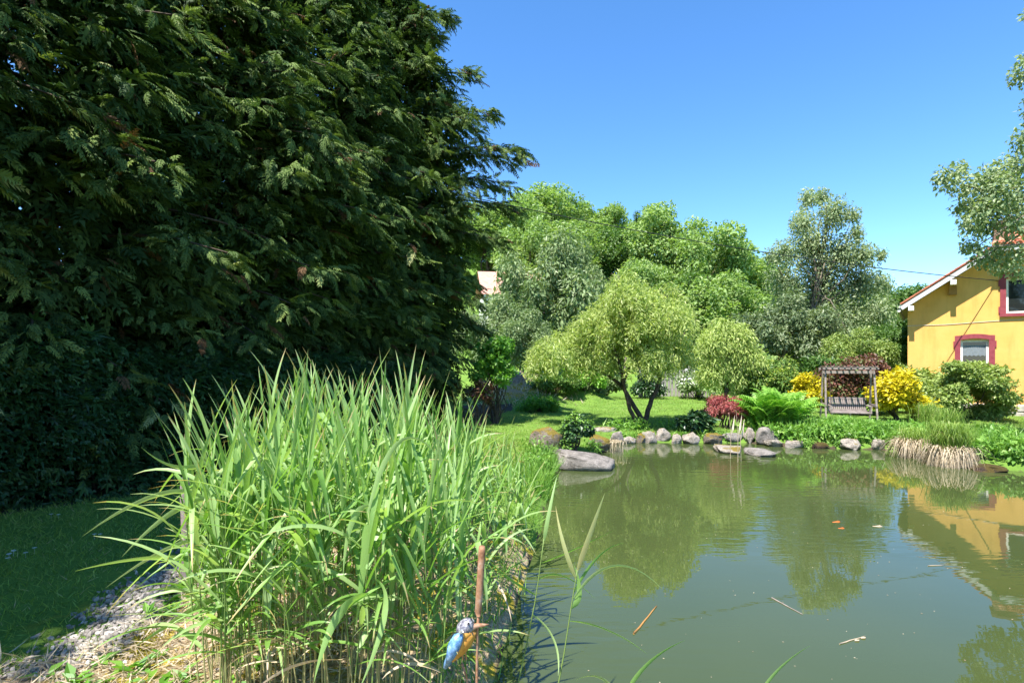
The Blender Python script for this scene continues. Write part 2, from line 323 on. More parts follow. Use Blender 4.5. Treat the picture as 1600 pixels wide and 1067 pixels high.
for nm, arr in (('straw', straw), ('soil', soil)):
    a = g.data.attributes.new(nm, 'FLOAT', 'POINT'); a.data.foreach_set('value', arr.astype(np.float32).ravel())

m, N, L = nodes('pond_water')
tc = N.new('ShaderNodeTexCoord'); mp = N.new('ShaderNodeMapping'); mp.inputs['Scale'].default_value = (.8, 2.6, 1); L.new(tc.outputs['Object'], mp.inputs['Vector'])
w1 = noise(N, L, 3.0, 2, .5, mp.outputs[0]); w2 = noise(N, L, .33, 2, .5, tc.outputs['Object'])
amp = ramp(N, L, w2, [(.46, (.05, .05, .05)), (.68, (1, 1, 1))])
wh = N.new('ShaderNodeMath'); wh.operation = 'MULTIPLY'; L.new(w1, wh.inputs[0]); L.new(amp, wh.inputs[1])
murk = ramp(N, L, noise(N, L, .5, 3, .5, tc.outputs['Object']), [(.3, (.043, .06, .019)), (.7, (.052, .068, .022))])
p = princ(N, L, murk, .015, .5, bump(N, L, wh.outputs[0], .5, .016)); p.inputs['IOR'].default_value = 1.45; out(N, L, p.outputs[0]); M['water'] = m
mb = MB(); wv = [(*v, 0.) for v in np.array([5.5, 8]) + (SHORE - np.array([5.5, 8])) * 1.05]
mb.add(wv, [list(range(len(wv)))]); tag(mb.build('water', M['water']), kind='structure')

# ------------------------------------------------------------------ tree builders
def crown(mb, n, Cc, cr, size, T=LEAF, droop=.3, flat=.8, squash=.85, rs=R, inner=.45, sizevar=.35, m=0):
    """n leaves round clump centres Cc with radii cr"""
    Cc = np.asarray(Cc, float); cr = np.asarray(cr, float)
    pr = cr ** 2; k = rs.choice(len(Cc), n, p=pr / pr.sum())
    d = rdir(n, rs); rad = rs.random(n) ** inner
    pos = Cc[k] + d * (cr[k] * rad)[:, None] * np.array([1, 1, squash])
    ld = nrm(d * .6 + rdir(n, rs) * .8 + np.array([0, 0, -droop])); up = nrm(np.array([0, 0, flat]) + d * .5 + rdir(n, rs) * .55)
    scatter(mb, T, pos, frames(ld, up), size * (1 + sizevar * rs.normal(size=n)).clip(.4, 1.9), np.clip(rs.normal(.5, .22, n) + (rs.random(len(Cc)) * .3 - .15)[k], 0, 1), m)
def ell_clumps(n, rx, ry, rz, cz, rs, lo=-.55, r0=.5, cr=(.25, .42)):
    d = rdir(n * 4, rs); d = d[d[:, 2] > lo][:n]; r = rs.uniform(r0, .92, len(d))[:, None]
    return d * r * np.array([rx, ry, rz]) + (0, 0, cz), rs.uniform(*cr, len(d)) * (rx + ry + rz) / 3
def limb_path(p, q, rs, n=6, wig=.06, sag=.0):
    p = np.array(p, float); q = np.array(q, float); t = np.linspace(0, 1, n)[:, None]; L_ = np.linalg.norm(q - p)
    return p + (q - p) * t + rs.normal(size=(n, 3)) * wig * L_ * np.sin(PI * t) + np.array([0, 0, 1]) * sag * L_ * np.sin(PI * t)
def trunk_limbs(mb, H, r, tips, rs, lean=(0, 0), fork=.45, k=7):
    top = np.array([lean[0], lean[1], H]); P = limb_path((0, 0, -.15), top, rs, 8, .03)
    rad = np.linspace(r, r * .25, 8); rad[0] *= 1.35; mb.tube(P, rad, k)
    for q in tips:
        q = np.asarray(q, float); f = rs.uniform(fork * .6, min(.95, fork + .4)); i0 = int(f * 7); s = P[i0]
        mb.tube(limb_path(s, q, rs, 6, .05, .06), np.linspace(rad[i0] * .55, r * .06, 6), 5)

PROTO = {}
def tree_proto(key, seed, kind):
    rs = np.random.default_rng(seed); mb = MB()
    if kind == 'round':
        Cc, cr = ell_clumps(46, 1, 1, .95, 1.45, rs, -.75, .45, (.2, .36)); crown(mb, 21000, Cc, cr, .062, LEAF, .25, .9, .8, rs); H = 1.5
    elif kind == 'tall':
        Cc, cr = ell_clumps(46, .75, .75, 1.25, 1.6, rs, -.8, .4, (.2, .34)); crown(mb, 21000, Cc, cr, .06, LEAF, .3, .8, .85, rs); H = 1.9
    elif kind == 'weep':
        Cc, cr = ell_clumps(40, .95, .95, 1.05, 1.4, rs, -.7, .4, (.18, .32)); crown(mb, 20000, Cc, cr, .07, kite(.42, .45, .15, .03), .7, .5, 1.1, rs); H = 1.5
    tr = MB(); trunk_limbs(tr, H, .055, Cc[rs.choice(len(Cc), 9, replace=False)], rs)
    PROTO[key] = (mb, tr, {}, {})
for k_, s_, kd in (('round_a', 1, 'round'), ('round_b', 2, 'round'), ('tall_a', 3, 'tall'), ('tall_b', 4, 'tall'), ('weep_a', 5, 'weep'), ('weep_b', 6, 'weep')): tree_proto(k_, s_, kd)
def place_tree(name, key, px, pytop, Yd, rad, foliage, label, group=None, bark='bark', dx=None):
    """a tree of crown radius rad whose top is seen at (px, pytop) at depth Yd"""
    mb, tr, cs_, ts_ = PROTO[key]
    if not cs_: cs_['m'] = mb.data('crown', M[foliage])
    if bark not in ts_: ts_[bark] = tr.data('trunk', M[bark], True)
    q = at(px, pytop, Yd); z0 = g1(q[0], q[1]); top = 2.9 if key.startswith('tall') else 2.42
    t = empty(name, (q[0], q[1], z0), random.uniform(0, 6.28)); hz = (q[2] - z0) / top
    t.scale = (rad, rad, max(.4, hz)); tag(t, label, 'tree', group)
    c = link('crown', cs_['m'], t); tag(c, kind='stuff'); c.material_slots[0].link = 'OBJECT'; c.material_slots[0].material = M[foliage]; link('trunk', ts_[bark], t)
    return t

# wooded hillside ---------------------------------------------------------------
HG = 'trees on the wooded hillside'
LABS = {(800, 302): 'light green tree on the skyline touching the cypress branches', (852, 288): 'round light green tree forming the left high point of the wooded skyline', (905, 314): 'narrow light green tree on the skyline right of its left high point',
        (952, 316): 'pale green tree in the skyline dip left of the tallest hillside tree', (880, 345): 'light green tree directly above the red roofed far house', (930, 335): 'slender light green tree above the gap with bare trunks',
        (975, 345): 'darker tree left of the tallest hillside tree above the bare trunks', (1150, 380): 'light green tree where the wooded skyline drops towards the birch', (1185, 415): 'lowest light green tree of the skyline just left of the birch',
        (1120, 425): 'light green tree just above the right lobe of the curly willow', (1065, 420): 'darker narrow tree just above the top of the curly willow', (1170, 455): 'low light green tree between the willow and the birch foot',
        (1225, 440): 'dark green tree seen through the left side of the birch', (1010, 400): 'light green tree right of the bare trunks above the willow top', (830, 345): 'light green tree peeping out between the cypress and the far house roof',
        (1400, 436): 'dark green tree on the skyline between the birch and the yellow house eave', (1440, 445): 'dark green tree whose top shows just over the eave of the yellow house'}
LB = 'light green tree of the wooded hillside hidden behind the cypress row'
for a in [('round_a', 800, 302, 60, 4.6, 'maple'), ('round_b', 852, 288, 66, 5.2, 'maple'), ('tall_a', 905, 314, 70, 4.4, 'maple'), ('round_a', 952, 316, 68, 4.4, 'maple'),
          ('round_b', 880, 345, 56, 4.2, 'maple'), ('tall_b', 930, 335, 62, 3.8, 'maple'), ('round_a', 975, 345, 58, 3.6, 'maple_dark'), ('round_b', 1150, 380, 54, 4.4, 'maple'),
          ('round_a', 1185, 415, 58, 4.2, 'maple'), ('round_b', 1120, 425, 43, 3.6, 'maple'), ('tall_a', 1065, 420, 44, 3.2, 'maple_dark'), ('round_a', 1170, 455, 44, 3.2, 'maple'),
          ('round_b', 1225, 440, 60, 4.0, 'maple_dark'), ('round_a', 1010, 400, 46, 3.2, 'maple'), ('tall_b', 760, 310, 58, 4.4, 'maple'), ('round_b', 830, 345, 52, 3.8, 'maple'),
          ('round_a', 1400, 436, 58, 4.2, 'maple_dark'), ('round_b', 1440, 445, 66, 4.6, 'maple_dark'), ('tall_a', 1370, 445, 64, 4.4, 'maple_dark'), ('round_a', 1250, 455, 70, 5, 'maple_dark'),
          ('round_b', 1300, 450, 75, 5, 'maple_dark'), ('round_a', 1490, 470, 80, 5.5, 'maple_dark'), ('round_b', 1550, 470, 85, 6, 'maple_dark'), ('round_a', 1610, 470, 85, 6, 'maple_dark'),
          ('round_b', 700, 330, 60, 5, 'maple')]:
    lab = LABS.get(a[1:3]); grp = 'trees on the wooded hillside' if a[5] == 'maple' else 'darker trees behind the garden'
    place_tree('deciduous_tree', a[0], a[1], a[2], a[3], a[4], a[5], lab or (LB if a[5] == 'maple' else 'darker green deciduous tree mostly hidden behind the birch and the yellow house'), grp)
place_tree('deciduous_tree', 'tall_a', 1030, 301, 52, 4.6, 'maple', 'tallest bright green tree standing out at the centre of the wooded skyline')
place_tree('deciduous_tree', 'round_b', 1098, 336, 50, 4.6, 'maple', 'broad round topped bright green tree just right of the tallest hillside tree')
place_tree('dark_tree', 'tall_b', 1003, 318, 66, 2.6, 'maple_dark', 'narrow dark green tree peeping over the skyline behind the tallest hillside tree')
place_tree('silver_tree', 'weep_a', 850, 352, 37, 4.0, 'silver', 'grey green drooping tree in front of the red roofed far house', bark='bark_birch')
place_tree('silver_tree', 'weep_b', 815, 478, 31, 2.1, 'silver', 'low grey green bushy tree between the tall cypress and the curly willow', bark='bark_grey')
place_tree('silver_tree', 'weep_b', 1225, 455, 29, 2.5, 'birch', 'weeping grey green tree at the left foot of the tall birch', bark='bark_grey')
place_tree('silver_tree', 'weep_b', 892, 385, 39, 2.6, 'silver', 'second grey green drooping tree beside the first one under the wooded hillside', bark='bark_grey')
place_tree('silver_tree', 'weep_a', 762, 452, 33, 2.6, 'silver', 'grey green drooping tree close behind the right end of the cypress row', bark='bark_grey')
place_tree('green_tree', 'round_a', 1400, 500, 27, 1.5, 'maple_dark', 'dense dark green small tree beside the left eave of the yellow house')
place_tree('yellowish_shrub', 'round_b', 1335, 512, 26, 1.5, 'laurel', 'yellowish green shrub below the birch behind the garden swing')['category'] = 'shrub'
# bare trunks seen in the gap on the hillside
for px in (968, 962, 975):
    q = at(px, 425, 41); z0 = g1(q[0], q[1])
    b = MB(); rs = np.random.default_rng(px); b.tube(limb_path((0, 0, -.2), (rs.normal(0, .3), 0, 7.5), rs, 8, .02), np.linspace(.12, .04, 8), 6)
    for _ in range(7):
        z = rs.uniform(3, 7); a_ = rs.uniform(0, 6.28); b.tube(limb_path((0, 0, z), (math.cos(a_) * 1.1, math.sin(a_) * 1.1, z + .8), rs, 4, .05), np.linspace(.04, .01, 4), 4)
    t = b.build('bare_tree', M['bark_grey']); t.location = (q[0], q[1], z0)
    tag(t, 'slim bare grey tree trunk in the gap of the wooded hillside', 'tree', 'bare trunks on the hillside')

# far house ---------------------------------------------------------------
q = at(836, 452, 46); z0 = g1(q[0], q[1]); fh = empty('far_house', (q[0], q[1], z0), .15)
tag(fh, 'distant house with salmon red roof half hidden by trees beside the tall cypress', 'house')
zt = q[2] + .2 - z0
MB().box((-4.2, 0, -1), (4.2, 6, zt - .6)).build('wall', M['cream'], fh)
b = MB(); b.add([(-4.6, -.5, zt - .75), (4.6, -.5, zt - .75), (4.6, 3, zt + 1.7), (-4.6, 3, zt + 1.7), (-4.6, 6.5, zt - .75), (4.6, 6.5, zt - .75)], [(0, 1, 2, 3), (3, 2, 5, 4)]); b.build('roof', M['tile_far'], fh)
for xw in (-3.6, -1.5, 1.2, 3):
    f = MB().box((xw - .5, -.06, zt - 2.3), (xw + .5, -.003, zt - 1)).build('window', M['white_paint'], fh)
    MB().box((xw - .4, -.09, zt - 2.2), (xw + .4, -.063, zt - 1.1)).build('pane', M['glass'], f)

# tall birch ---------------------------------------------------------------
def pix_tree(name, label, cat, px0, Yd, clumps, nleaf, size, foliage, bark, T=LEAF, droop=.4, flat=.6, thick=.75, seed=1, r=.16, squash=1.0, group=None, trunk_top=None, inner=.45, offx=0):
    rs = np.random.default_rng(seed); x0 = at(px0, HZ, Yd)[0]; z0 = g1(x0, Yd); t = empty(name, (x0, Yd, z0)); tag(t, label, cat, group)
    Cc, cr = [], []; span = (max(c[0] for c in clumps) - min(c[0] for c in clumps)) / FPX * Yd * .5
    for px, py, rp in clumps:
        for rep in range(2):
            dy = rs.uniform(-1, 1) * span * thick * (.55 if rp / FPX * Yd > span * .5 else .8)
            q = at(px + rs.normal() * rp * .15, py + rs.normal() * rp * .1, Yd + dy); Cc.append(q - (x0, Yd, z0)); cr.append(rp / FPX * Yd * rs.uniform(.85, 1.05))
    Cc = np.array(Cc); cr = np.array(cr); mb = MB(); crown(mb, nleaf, Cc, cr, size, T, droop, flat, squash, rs, inner)
    c = mb.build('crown', M[foliage], t); tag(c, kind='stuff')
    tr = MB(); top = trunk_top if trunk_top else max(c_[2] for c_ in Cc) * .92
    trunk_limbs(tr, top, r, Cc[rs.choice(len(Cc), min(len(Cc), 26), replace=False)], rs, (0, 0), .5); tr.build('trunk', M[bark], t, True)
    return t
pix_tree('birch_tree', 'tall airy grey green birch standing against the sky left of the yellow house', 'tree', 1290, 32,
    [(1262, 312, 17), (1285, 304, 13), (1300, 335, 27), (1332, 335, 13), (1338, 362, 13), (1252, 350, 22), (1270, 385, 36), (1318, 395, 32), (1225, 395, 22), (1205, 400, 12), (1352, 395, 18), (1378, 398, 10),
     (1285, 440, 42), (1232, 440, 30), (1345, 445, 36), (1378, 445, 20), (1245, 495, 42), (1320, 500, 46), (1375, 490, 26), (1270, 545, 42), (1222, 540, 28), (1335, 548, 36)],
    70000, .135, 'birchlight', 'bark_grey', kite(.55, .45, .1, .05), .8, .4, .6, 21, .18, 1.2, inner=.85)

# curly willow ---------------------------------------------------------------
def willow():
    rs = np.random.default_rng(33); Yd = 17.2; x0 = at(1003, HZ, Yd)[0]; z0 = g1(x0, Yd)
    t = empty('curly_willow', (x0, Yd, z0)); tag(t, 'yellow green curly willow with low forked trunk on the lawn behind the pond', 'tree')
    B = np.array([x0, Yd, z0])
    lobes = [(985, 472, 52), (945, 510, 56), (1035, 500, 56), (1000, 530, 62), (900, 535, 42), (862, 550, 36), (845, 565, 26), (930, 560, 46), (1050, 548, 40), (1020, 560, 40), (975, 440, 26), (1040, 462, 26)]
    Cc = np.array([at(a, b_, Yd + rs.uniform(-1.0, 1.2)) - B for a, b_, r_ in lobes] + [at(a, b_, Yd + rs.uniform(-1.9, 1.9)) - B for a, b_, r_ in lobes[:10]])
    cr = np.array([r_ / FPX * Yd for _, _, r_ in lobes] + [r_ / FPX * Yd * .8 for _, _, r_ in lobes[:10]])
    n = 1800; pr = cr ** 2; k = rs.choice(len(Cc), n, p=pr / pr.sum()); d = rdir(n, rs); d[:, 2] = np.abs(d[:, 2]) * .9 - .15
    s0 = Cc[k] + d * (cr[k] * rs.random(n) ** .35)[:, None]
    st = 13; Lh = rs.uniform(.3, .85, n) * .85; th = rs.uniform(0, 6.28, n); tw = MB(); lv = MB(); tt = np.linspace(0, 1, st)
    hor = nrm(np.stack([d[:, 0], d[:, 1], np.zeros(n)], -1))
    P = s0[:, None] + hor[:, None] * (.22 * np.sqrt(tt))[None, :, None] * Lh[:, None, None] + np.array([0, 0, -1]) * (tt ** 1.3)[None, :, None] * Lh[:, None, None]
    P[..., 0] += .06 * np.sin(tt[None] * 14 + th[:, None]); P[..., 1] += .06 * np.cos(tt[None] * 14 + th[:, None])
    pts = np.repeat(P.reshape(-1, 3), 2, 0) + rs.normal(size=(n * st * 2, 3)) * .045; nn = len(pts)
    ld = nrm(rdir(nn, rs) + np.array([0, 0, -.7])); scatter(lv, kite(.27, .42, .22, .03), pts, frames(ld, nrm(rdir(nn, rs) + (0, 0, .7))), rs.uniform(.1, .19, nn), np.clip(rs.normal(.5, .25, nn), 0, 1))
    tag(lv.build('crown', M['willow'], t), kind='stuff')
    tg = MB()
    for i in range(0, n, 7): tg.tube(P[i][::3], np.linspace(.008, .003, len(P[i][::3])), 3, cap=False)
    tag(tg.build('twigs', M['bark'], t), kind='stuff')
    w = lambda px, py, dy=0: at(px, py, Yd + dy) - B
    def br(pts, r0, r1): 
        Q = np.array(pts); tq = np.linspace(0, 1, len(Q)); ti = np.linspace(0, 1, 14); Qi = np.stack([np.interp(ti, tq, Q[:, j]) for j in range(3)], -1); Qi[1:-1] += rs.normal(size=(12, 3)) * .025
        tw.tube(Qi, np.linspace(r0, r1, 14), 8)
    br([w(1004, 672), w(1003, 655), w(988, 632, .1), w(972, 600, .15), w(945, 582, .2), w(915, 572, .1), w(880, 560)], .1, .02)
    br([w(997, 668, -.1), w(986, 645, -.2), w(976, 612, -.1), w(968, 570, -.4), w(950, 520, -.5), w(945, 480, -.3)], .075, .02)
    br([w(1006, 660), w(1015, 636, .1), w(1024, 610, .2), w(1040, 570, .3), w(1062, 540, .4), w(1070, 520, .2)], .09, .03)
    br([w(972, 605), w(990, 560, .3), w(985, 500, .2), w(985, 450, .1)], .08, .02)
    br([w(1030, 590, .2), w(1020, 540, -.4), w(1035, 480, -.2)], .06, .02)
    tw.build('trunk', M['bark'], t, True)
willow()
pix_tree('pale_tree', 'smaller pale yellow green bushy tree just right of the curly willow', 'tree', 1135, 20.5,
    [(1130, 520, 26), (1108, 540, 26), (1155, 535, 28), (1135, 555, 34), (1172, 560, 20), (1110, 580, 24), (1150, 588, 28), (1178, 590, 14)], 26000, .13, 'willow', 'bark', kite(.3, .42, .2, .03), 1.0, .4, .8, 23, .07, 1.2, inner=.6)

# overhanging tree at the right -----------------------------------------------
pix_tree('overhanging_tree', 'leafy tree reaching in from the right with hanging branches over the yellow house roof', 'tree', 1790, 13.2,
    [(1478, 278, 20), (1500, 262, 16), (1510, 292, 24), (1535, 282, 24), (1560, 272, 28), (1590, 262, 30), (1508, 322, 18), (1540, 322, 24), (1575, 318, 26), (1515, 352, 16), (1512, 385, 12), (1545, 352, 20), (1585, 345, 26),
     (1532, 385, 14), (1568, 385, 15), (1590, 395, 14), (1558, 418, 10), (1545, 402, 18), (1580, 412, 18), (1524, 410, 10), (1595, 430, 12), (1560, 300, 30), (1525, 330, 24), (1592, 120, 18), (1600, 95, 14), (1606, 25, 12), (1606, 215, 22),
     (1640, 160, 45), (1650, 280, 55), (1690, 60, 60), (1700, 220, 70), (1720, 360, 60), (1760, 120, 80), (1780, -40, 70), (1820, 260, 80), (1850, 60, 90)],
    46000, .082, 'birchlight', 'bark_grey', kite(.6, .42, .1, .06), .7, .5, .3, 44, .2, 1.1, inner=.6)

# ------------------------------------------------------------------ the row of tall cypresses
PZ = np.array([-1, 0, 1.5, 3, 5, 7, 9, 11, 13, 15, 17, 19]); PR = np.array([2.6, 2.9, 2.95, 3.0, 3.3, 3.7, 3.9, 3.6, 3.0, 2.2, 1.2, .15])
def cypress(base, H, nl, per, seed, label, group, extra=(), rscale=1., size=.6, data=None, fill=1.):
    z0 = g1(*base); t = empty('cypress_tree', (base[0], base[1], z0)); tag(t, label, 'tree', group)
    if data is not None:
        c = link('crown', data[0], t); tag(c, kind='stuff'); link('trunk', data[1], t); t.rotation_euler.z = seed; return t
    rs = np.random.default_rng(seed); toC = nrm(-np.array(base, float)); mb = MB(); tr = MB()
    tr.tube(limb_path((0, 0, -.2), (0, 0, H * .97), rs, 10, .008), np.linspace(.3, .03, 10), 8)
    zs = H * rs.random(nl) ** 1.15 * .985 + .25; th = rs.uniform(0, 2 * PI, nl)
    hd = np.stack([np.cos(th), np.sin(th)], -1); fc = hd @ toC
    keep = (fc > -.2) | (rs.random(nl) < .15); zs, th, hd = zs[keep], th[keep], hd[keep]
    Ln = np.interp(zs * 19 / H, PZ, PR) * rscale * rs.uniform(.66, 1.14, len(zs))
    limbs = [(z, np.array([h[0], h[1], 0]), l, rs.uniform(-.06, .3)) for z, h, l in zip(zs, hd, Ln)]
    for q in extra:
        v = np.array(q) - np.array([base[0], base[1], z0]); l = np.linalg.norm(v[:2]); limbs.append((v[2] + .065 * l, np.array([v[0] / l, v[1] / l, 0]), l, .3))
    for jj, (z, h, l, lift) in enumerate(limbs):
        ex = jj >= len(zs); k = int(per * (.55 + .6 * l / 3.5)) * (3 if ex else 1)
        tt = .22 + .78 * rs.random(k) ** (.62 if not ex else .8); side = np.array([-h[1], h[0], 0]); wd = (.95 * (1.03 - tt) + .12) * (1 if not ex else .55) * min(1, l / 2 + .2)
        lat = rs.uniform(-1, 1, k) * wd; hz_ = lambda t_: lift * l * t_ - (.2 + lift * .55) * l * t_ ** 2
        pos = np.array([0, 0, z]) + h * (l * tt)[:, None] + side * lat[:, None]; pos[:, 2] += hz_(tt) - .35 * np.abs(lat) + rs.normal(0, .09, k)
        ld = h * .75 + side * (np.sign(lat) * (.25 + .55 * np.abs(lat) / wd))[:, None] + np.array([0, 0, -.42]) + rs.normal(0, .3, (k, 3))
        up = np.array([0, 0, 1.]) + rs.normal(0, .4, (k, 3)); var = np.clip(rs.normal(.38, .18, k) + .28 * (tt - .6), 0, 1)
        dead = (rs.random(k) < .03) | ((tt < .45) & (rs.random(k) < .35))
        sz = size * rs.uniform(.6, 1.2, k)
        for m_, sel in ((0, ~dead), (1, dead)):
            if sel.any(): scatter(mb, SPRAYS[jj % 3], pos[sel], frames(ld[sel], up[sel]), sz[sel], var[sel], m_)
        if jj % 2 == 0 or ex:
            t4 = np.linspace(0, .9, 5); P = np.array([0, 0, z]) + h * (l * t4)[:, None]; P[:, 2] += hz_(t4); tr.tube(P, np.linspace(.05, .012, 5), 4, cap=False)
    k = int(4600 * fill); z = H * rs.random(k) ** 1.2 * .97 + .1; a_ = rs.uniform(0, 2 * PI, k); rq = np.interp(z * 19 / H, PZ, PR) * rscale * rs.uniform(.2, .66, k)
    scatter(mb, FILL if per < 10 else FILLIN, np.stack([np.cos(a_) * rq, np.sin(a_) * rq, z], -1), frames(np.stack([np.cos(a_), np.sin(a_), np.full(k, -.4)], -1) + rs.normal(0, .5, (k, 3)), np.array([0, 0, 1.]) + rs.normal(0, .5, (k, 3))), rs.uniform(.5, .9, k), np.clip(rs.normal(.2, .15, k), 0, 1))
    dm = (mb.data('crown', [M['cypress'], M['cypress_dead']]), tr.data('trunk', M['bark'], True))
    c = link('crown', dm[0], t); tag(c, kind='stuff'); link('trunk', dm[1], t); return dm
def hp(s, off=2.4): v = HF0 + HU * s - HN * off; return (v[0], v[1])
CG = 'row of tall cypresses at the left'
CL = 'tall dark cypress merging with its neighbours in the shaded row at the left'
cypress(hp(12.2), 16, 330, 31, 101, 'dark cypress at the end of the row whose ragged branches stick out against the sky', CG,
        [at(775, 180, 17.4), at(750, 118, 18), at(820, 240, 17.0), at(805, 252, 17.6), at(678, 20, 17.5), at(684, 55, 18), at(815, 330, 18), at(738, 186, 17), at(800, 290, 17.4), at(792, 380, 18), at(672, 90, 17), at(712, 28, 19)], 1.0, 0.53, fill=1.25)
cypress(hp(8.6), 15.5, 330, 34, 102, 'second cypress from the free end of the row with sunlit upper sprays', CG, (), 1.0, 0.48, fill=1.25)
cypress(hp(5.0), 13.5, 330, 36, 103, 'tall cypress in the middle of the row above the right end of the low hedge', CG, (), 1.0, 0.46, fill=1.25)
cypress(hp(1.6), 12, 320, 36, 104, 'near cypress of the row rising behind the middle of the low hedge', CG, (), 1.0, 0.41, fill=1.25)
cypress(hp(-1.8), 11.5, 280, 34, 105, 'nearest cypress in the picture, cut by the left edge above the low hedge', CG, (), 1.0, .5, fill=1.3)
cypress(hp(-5.2, -.2), 16, 150, 6, 106, 'first cypress of the row beyond the left edge of the picture', CG, (), 1.08, .8, fill=1.3)
cypress(hp(-8.6, -.5), 18, 150, 5, 107, 'second cypress of the row beyond the left edge of the picture', CG, (), 1.1, .9, fill=1.3)

# clipped low hedge at the foot of the cypresses
def hedge():
    rs = np.random.default_rng(8); t = empty('low_hedge', (HF0[0], HF0[1], .2), math.atan2(HU[1], HU[0])); tag(t, 'dense dark green hedge in shade at the foot of the tall cypresses', 'hedge')
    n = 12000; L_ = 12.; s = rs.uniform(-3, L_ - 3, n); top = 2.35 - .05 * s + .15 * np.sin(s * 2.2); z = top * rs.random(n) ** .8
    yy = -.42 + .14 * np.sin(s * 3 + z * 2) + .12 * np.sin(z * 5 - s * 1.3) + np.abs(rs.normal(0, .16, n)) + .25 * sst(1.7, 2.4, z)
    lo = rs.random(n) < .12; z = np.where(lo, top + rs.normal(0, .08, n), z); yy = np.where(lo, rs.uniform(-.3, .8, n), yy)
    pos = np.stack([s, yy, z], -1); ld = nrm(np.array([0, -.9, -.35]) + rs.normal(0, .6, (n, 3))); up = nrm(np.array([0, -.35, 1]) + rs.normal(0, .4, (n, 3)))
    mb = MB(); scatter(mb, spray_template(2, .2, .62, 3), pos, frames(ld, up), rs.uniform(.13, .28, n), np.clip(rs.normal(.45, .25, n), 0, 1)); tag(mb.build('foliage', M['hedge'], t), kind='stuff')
    st = MB()
    for k in range(26): st.tube(limb_path((k * .46 - 2.9, .1, -.1), (k * .46 - 2.9 + rs.normal(0, .2), .15, 1.9), rs, 5, .04), np.linspace(.03, .01, 5), 5)
    st.build('stems', M['bark'], t, True)
hedge()

# ------------------------------------------------------------------ yellow house
HT = np.array([.799, -.602]); hr = empty('yellow_house', (16, 22, .25), math.atan2(HT[1], HT[0]))
tag(hr, 'yellow rendered house with red framed windows and overhanging tiled roof at the right edge', 'house')
GZ = .25; WD, EV, SL = 8.0, 4.48 - GZ, .705; RZ = EV + SL * WD / 2; HZc = EV + SL * 2.78; DP = 6.0
zr = lambda s: EV + SL * min(s, WD - s)
# front wall with two real openings (lower arched window hidden low by the shrub)
w1 = (1.65, 2.48, 1.5 - GZ, 3.1 - GZ); w2 = (2.96, 3.84, 4.06 - GZ, 5.36 - GZ)
fw = MB()
def wall_cell(a, b, c, d): fw.add([(a, 0, c), (b, 0, c), (b, 0, d), (a, 0, d)], [(0, 1, 2, 3)])
def reveal(w, dp=.18):
    a, b, c, d = w; fw.add([(a, 0, c), (b, 0, c), (b, 0, d), (a, 0, d), (a, dp, c), (b, dp, c), (b, dp, d), (a, dp, d)], [(0, 4, 5, 1), (1, 5, 6, 2), (2, 6, 7, 3), (3, 7, 4, 0)])
sx = [0, w1[0], w1[1], w2[0], w2[1], WD]
for a, b in zip(sx[:-1], sx[1:]):
    holes = [w for w in (w1, w2) if abs(w[0] - a) < 1e-6 and abs(w[1] - b) < 1e-6]; z = -.3
    for w in holes: wall_cell(a, b, z, w[2]); z = w[3]
    tp = [(a, zr(a))] + ([(WD / 2, RZ)] if a < WD / 2 < b else []) + [(b, zr(b))]; tp = [(s, min(zz, HZc)) for s, zz in tp]
    if a < 2.78 < b: tp.insert(1, (2.78, HZc))
    if a < WD - 2.78 < b: tp.insert(len(tp) - 1, (WD - 2.78, HZc))
    poly = [(a, 0, z), (b, 0, z)] + [(s, 0, zz) for s, zz in reversed(tp)]; fw.add(poly, [list(range(len(poly)))])
for w in (w1, w2): reveal(w)
fw.add([(0, 0, -.3), (0, DP, -.3), (0, DP, EV), (0, 0, EV)], [(3, 2, 1, 0)]); fw.add([(WD, 0, -.3), (WD, DP, -.3), (WD, DP, EV), (WD, 0, EV)], [(0, 1, 2, 3)])
fw.add([(0, DP, -.3), (WD, DP, -.3), (WD, DP, EV), (WD / 2, DP, RZ), (0, DP, EV)], [(4, 3, 2, 1, 0)])
fw.build('wall', M['yellow_wall'], hr)
OV, SO = -.52, -.2   # gable overhang (towards the pond) and eave overhang
rf = MB(); th = .16; nz_ = np.array([-SL, 0, 1]) / math.hypot(SL, 1)
def slab(pts, m=0):
    a = np.array(pts, float); n_ = np.cross(a[1] - a[0], a[2] - a[0]); n_ /= np.linalg.norm(n_); n_ *= np.sign(n_[2]); k = len(a)
    rf.add(np.concatenate([a + n_ * .02, a + n_ * th]), [list(range(k))[::-1]], m=1); 
    rf.F.append(np.array([[rf.n - k + j for j in range(k)]])); rf.var.append(np.array([.4])); rf.M.append(np.array([0]))
    rf.F.append(np.array([[rf.n - 2 * k + j, rf.n - 2 * k + (j + 1) % k, rf.n - k + (j + 1) % k, rf.n - k + j] for j in range(k)])); rf.var.append(np.full(k, .4)); rf.M.append(np.full(k, 1))
HD = .95
slab([(SO, OV, EV + SL * SO), (2.78, OV, HZc), (WD / 2, HD, RZ), (WD / 2, DP + .4, RZ), (SO, DP + .4, EV + SL * SO)])
slab([(WD - SO, OV, EV + SL * SO), (WD - 2.78, OV, HZc), (WD / 2, HD, RZ), (WD / 2, DP + .4, RZ), (WD - SO, DP + .4, EV + SL * SO)])
hipz = HZc - .12
slab([(2.5, OV - .15, hipz), (WD - 2.5, OV - .15, hipz), (WD / 2, HD, RZ + .01)])
roof = rf.build('roof', [M['tile'], M['soffit']], hr)
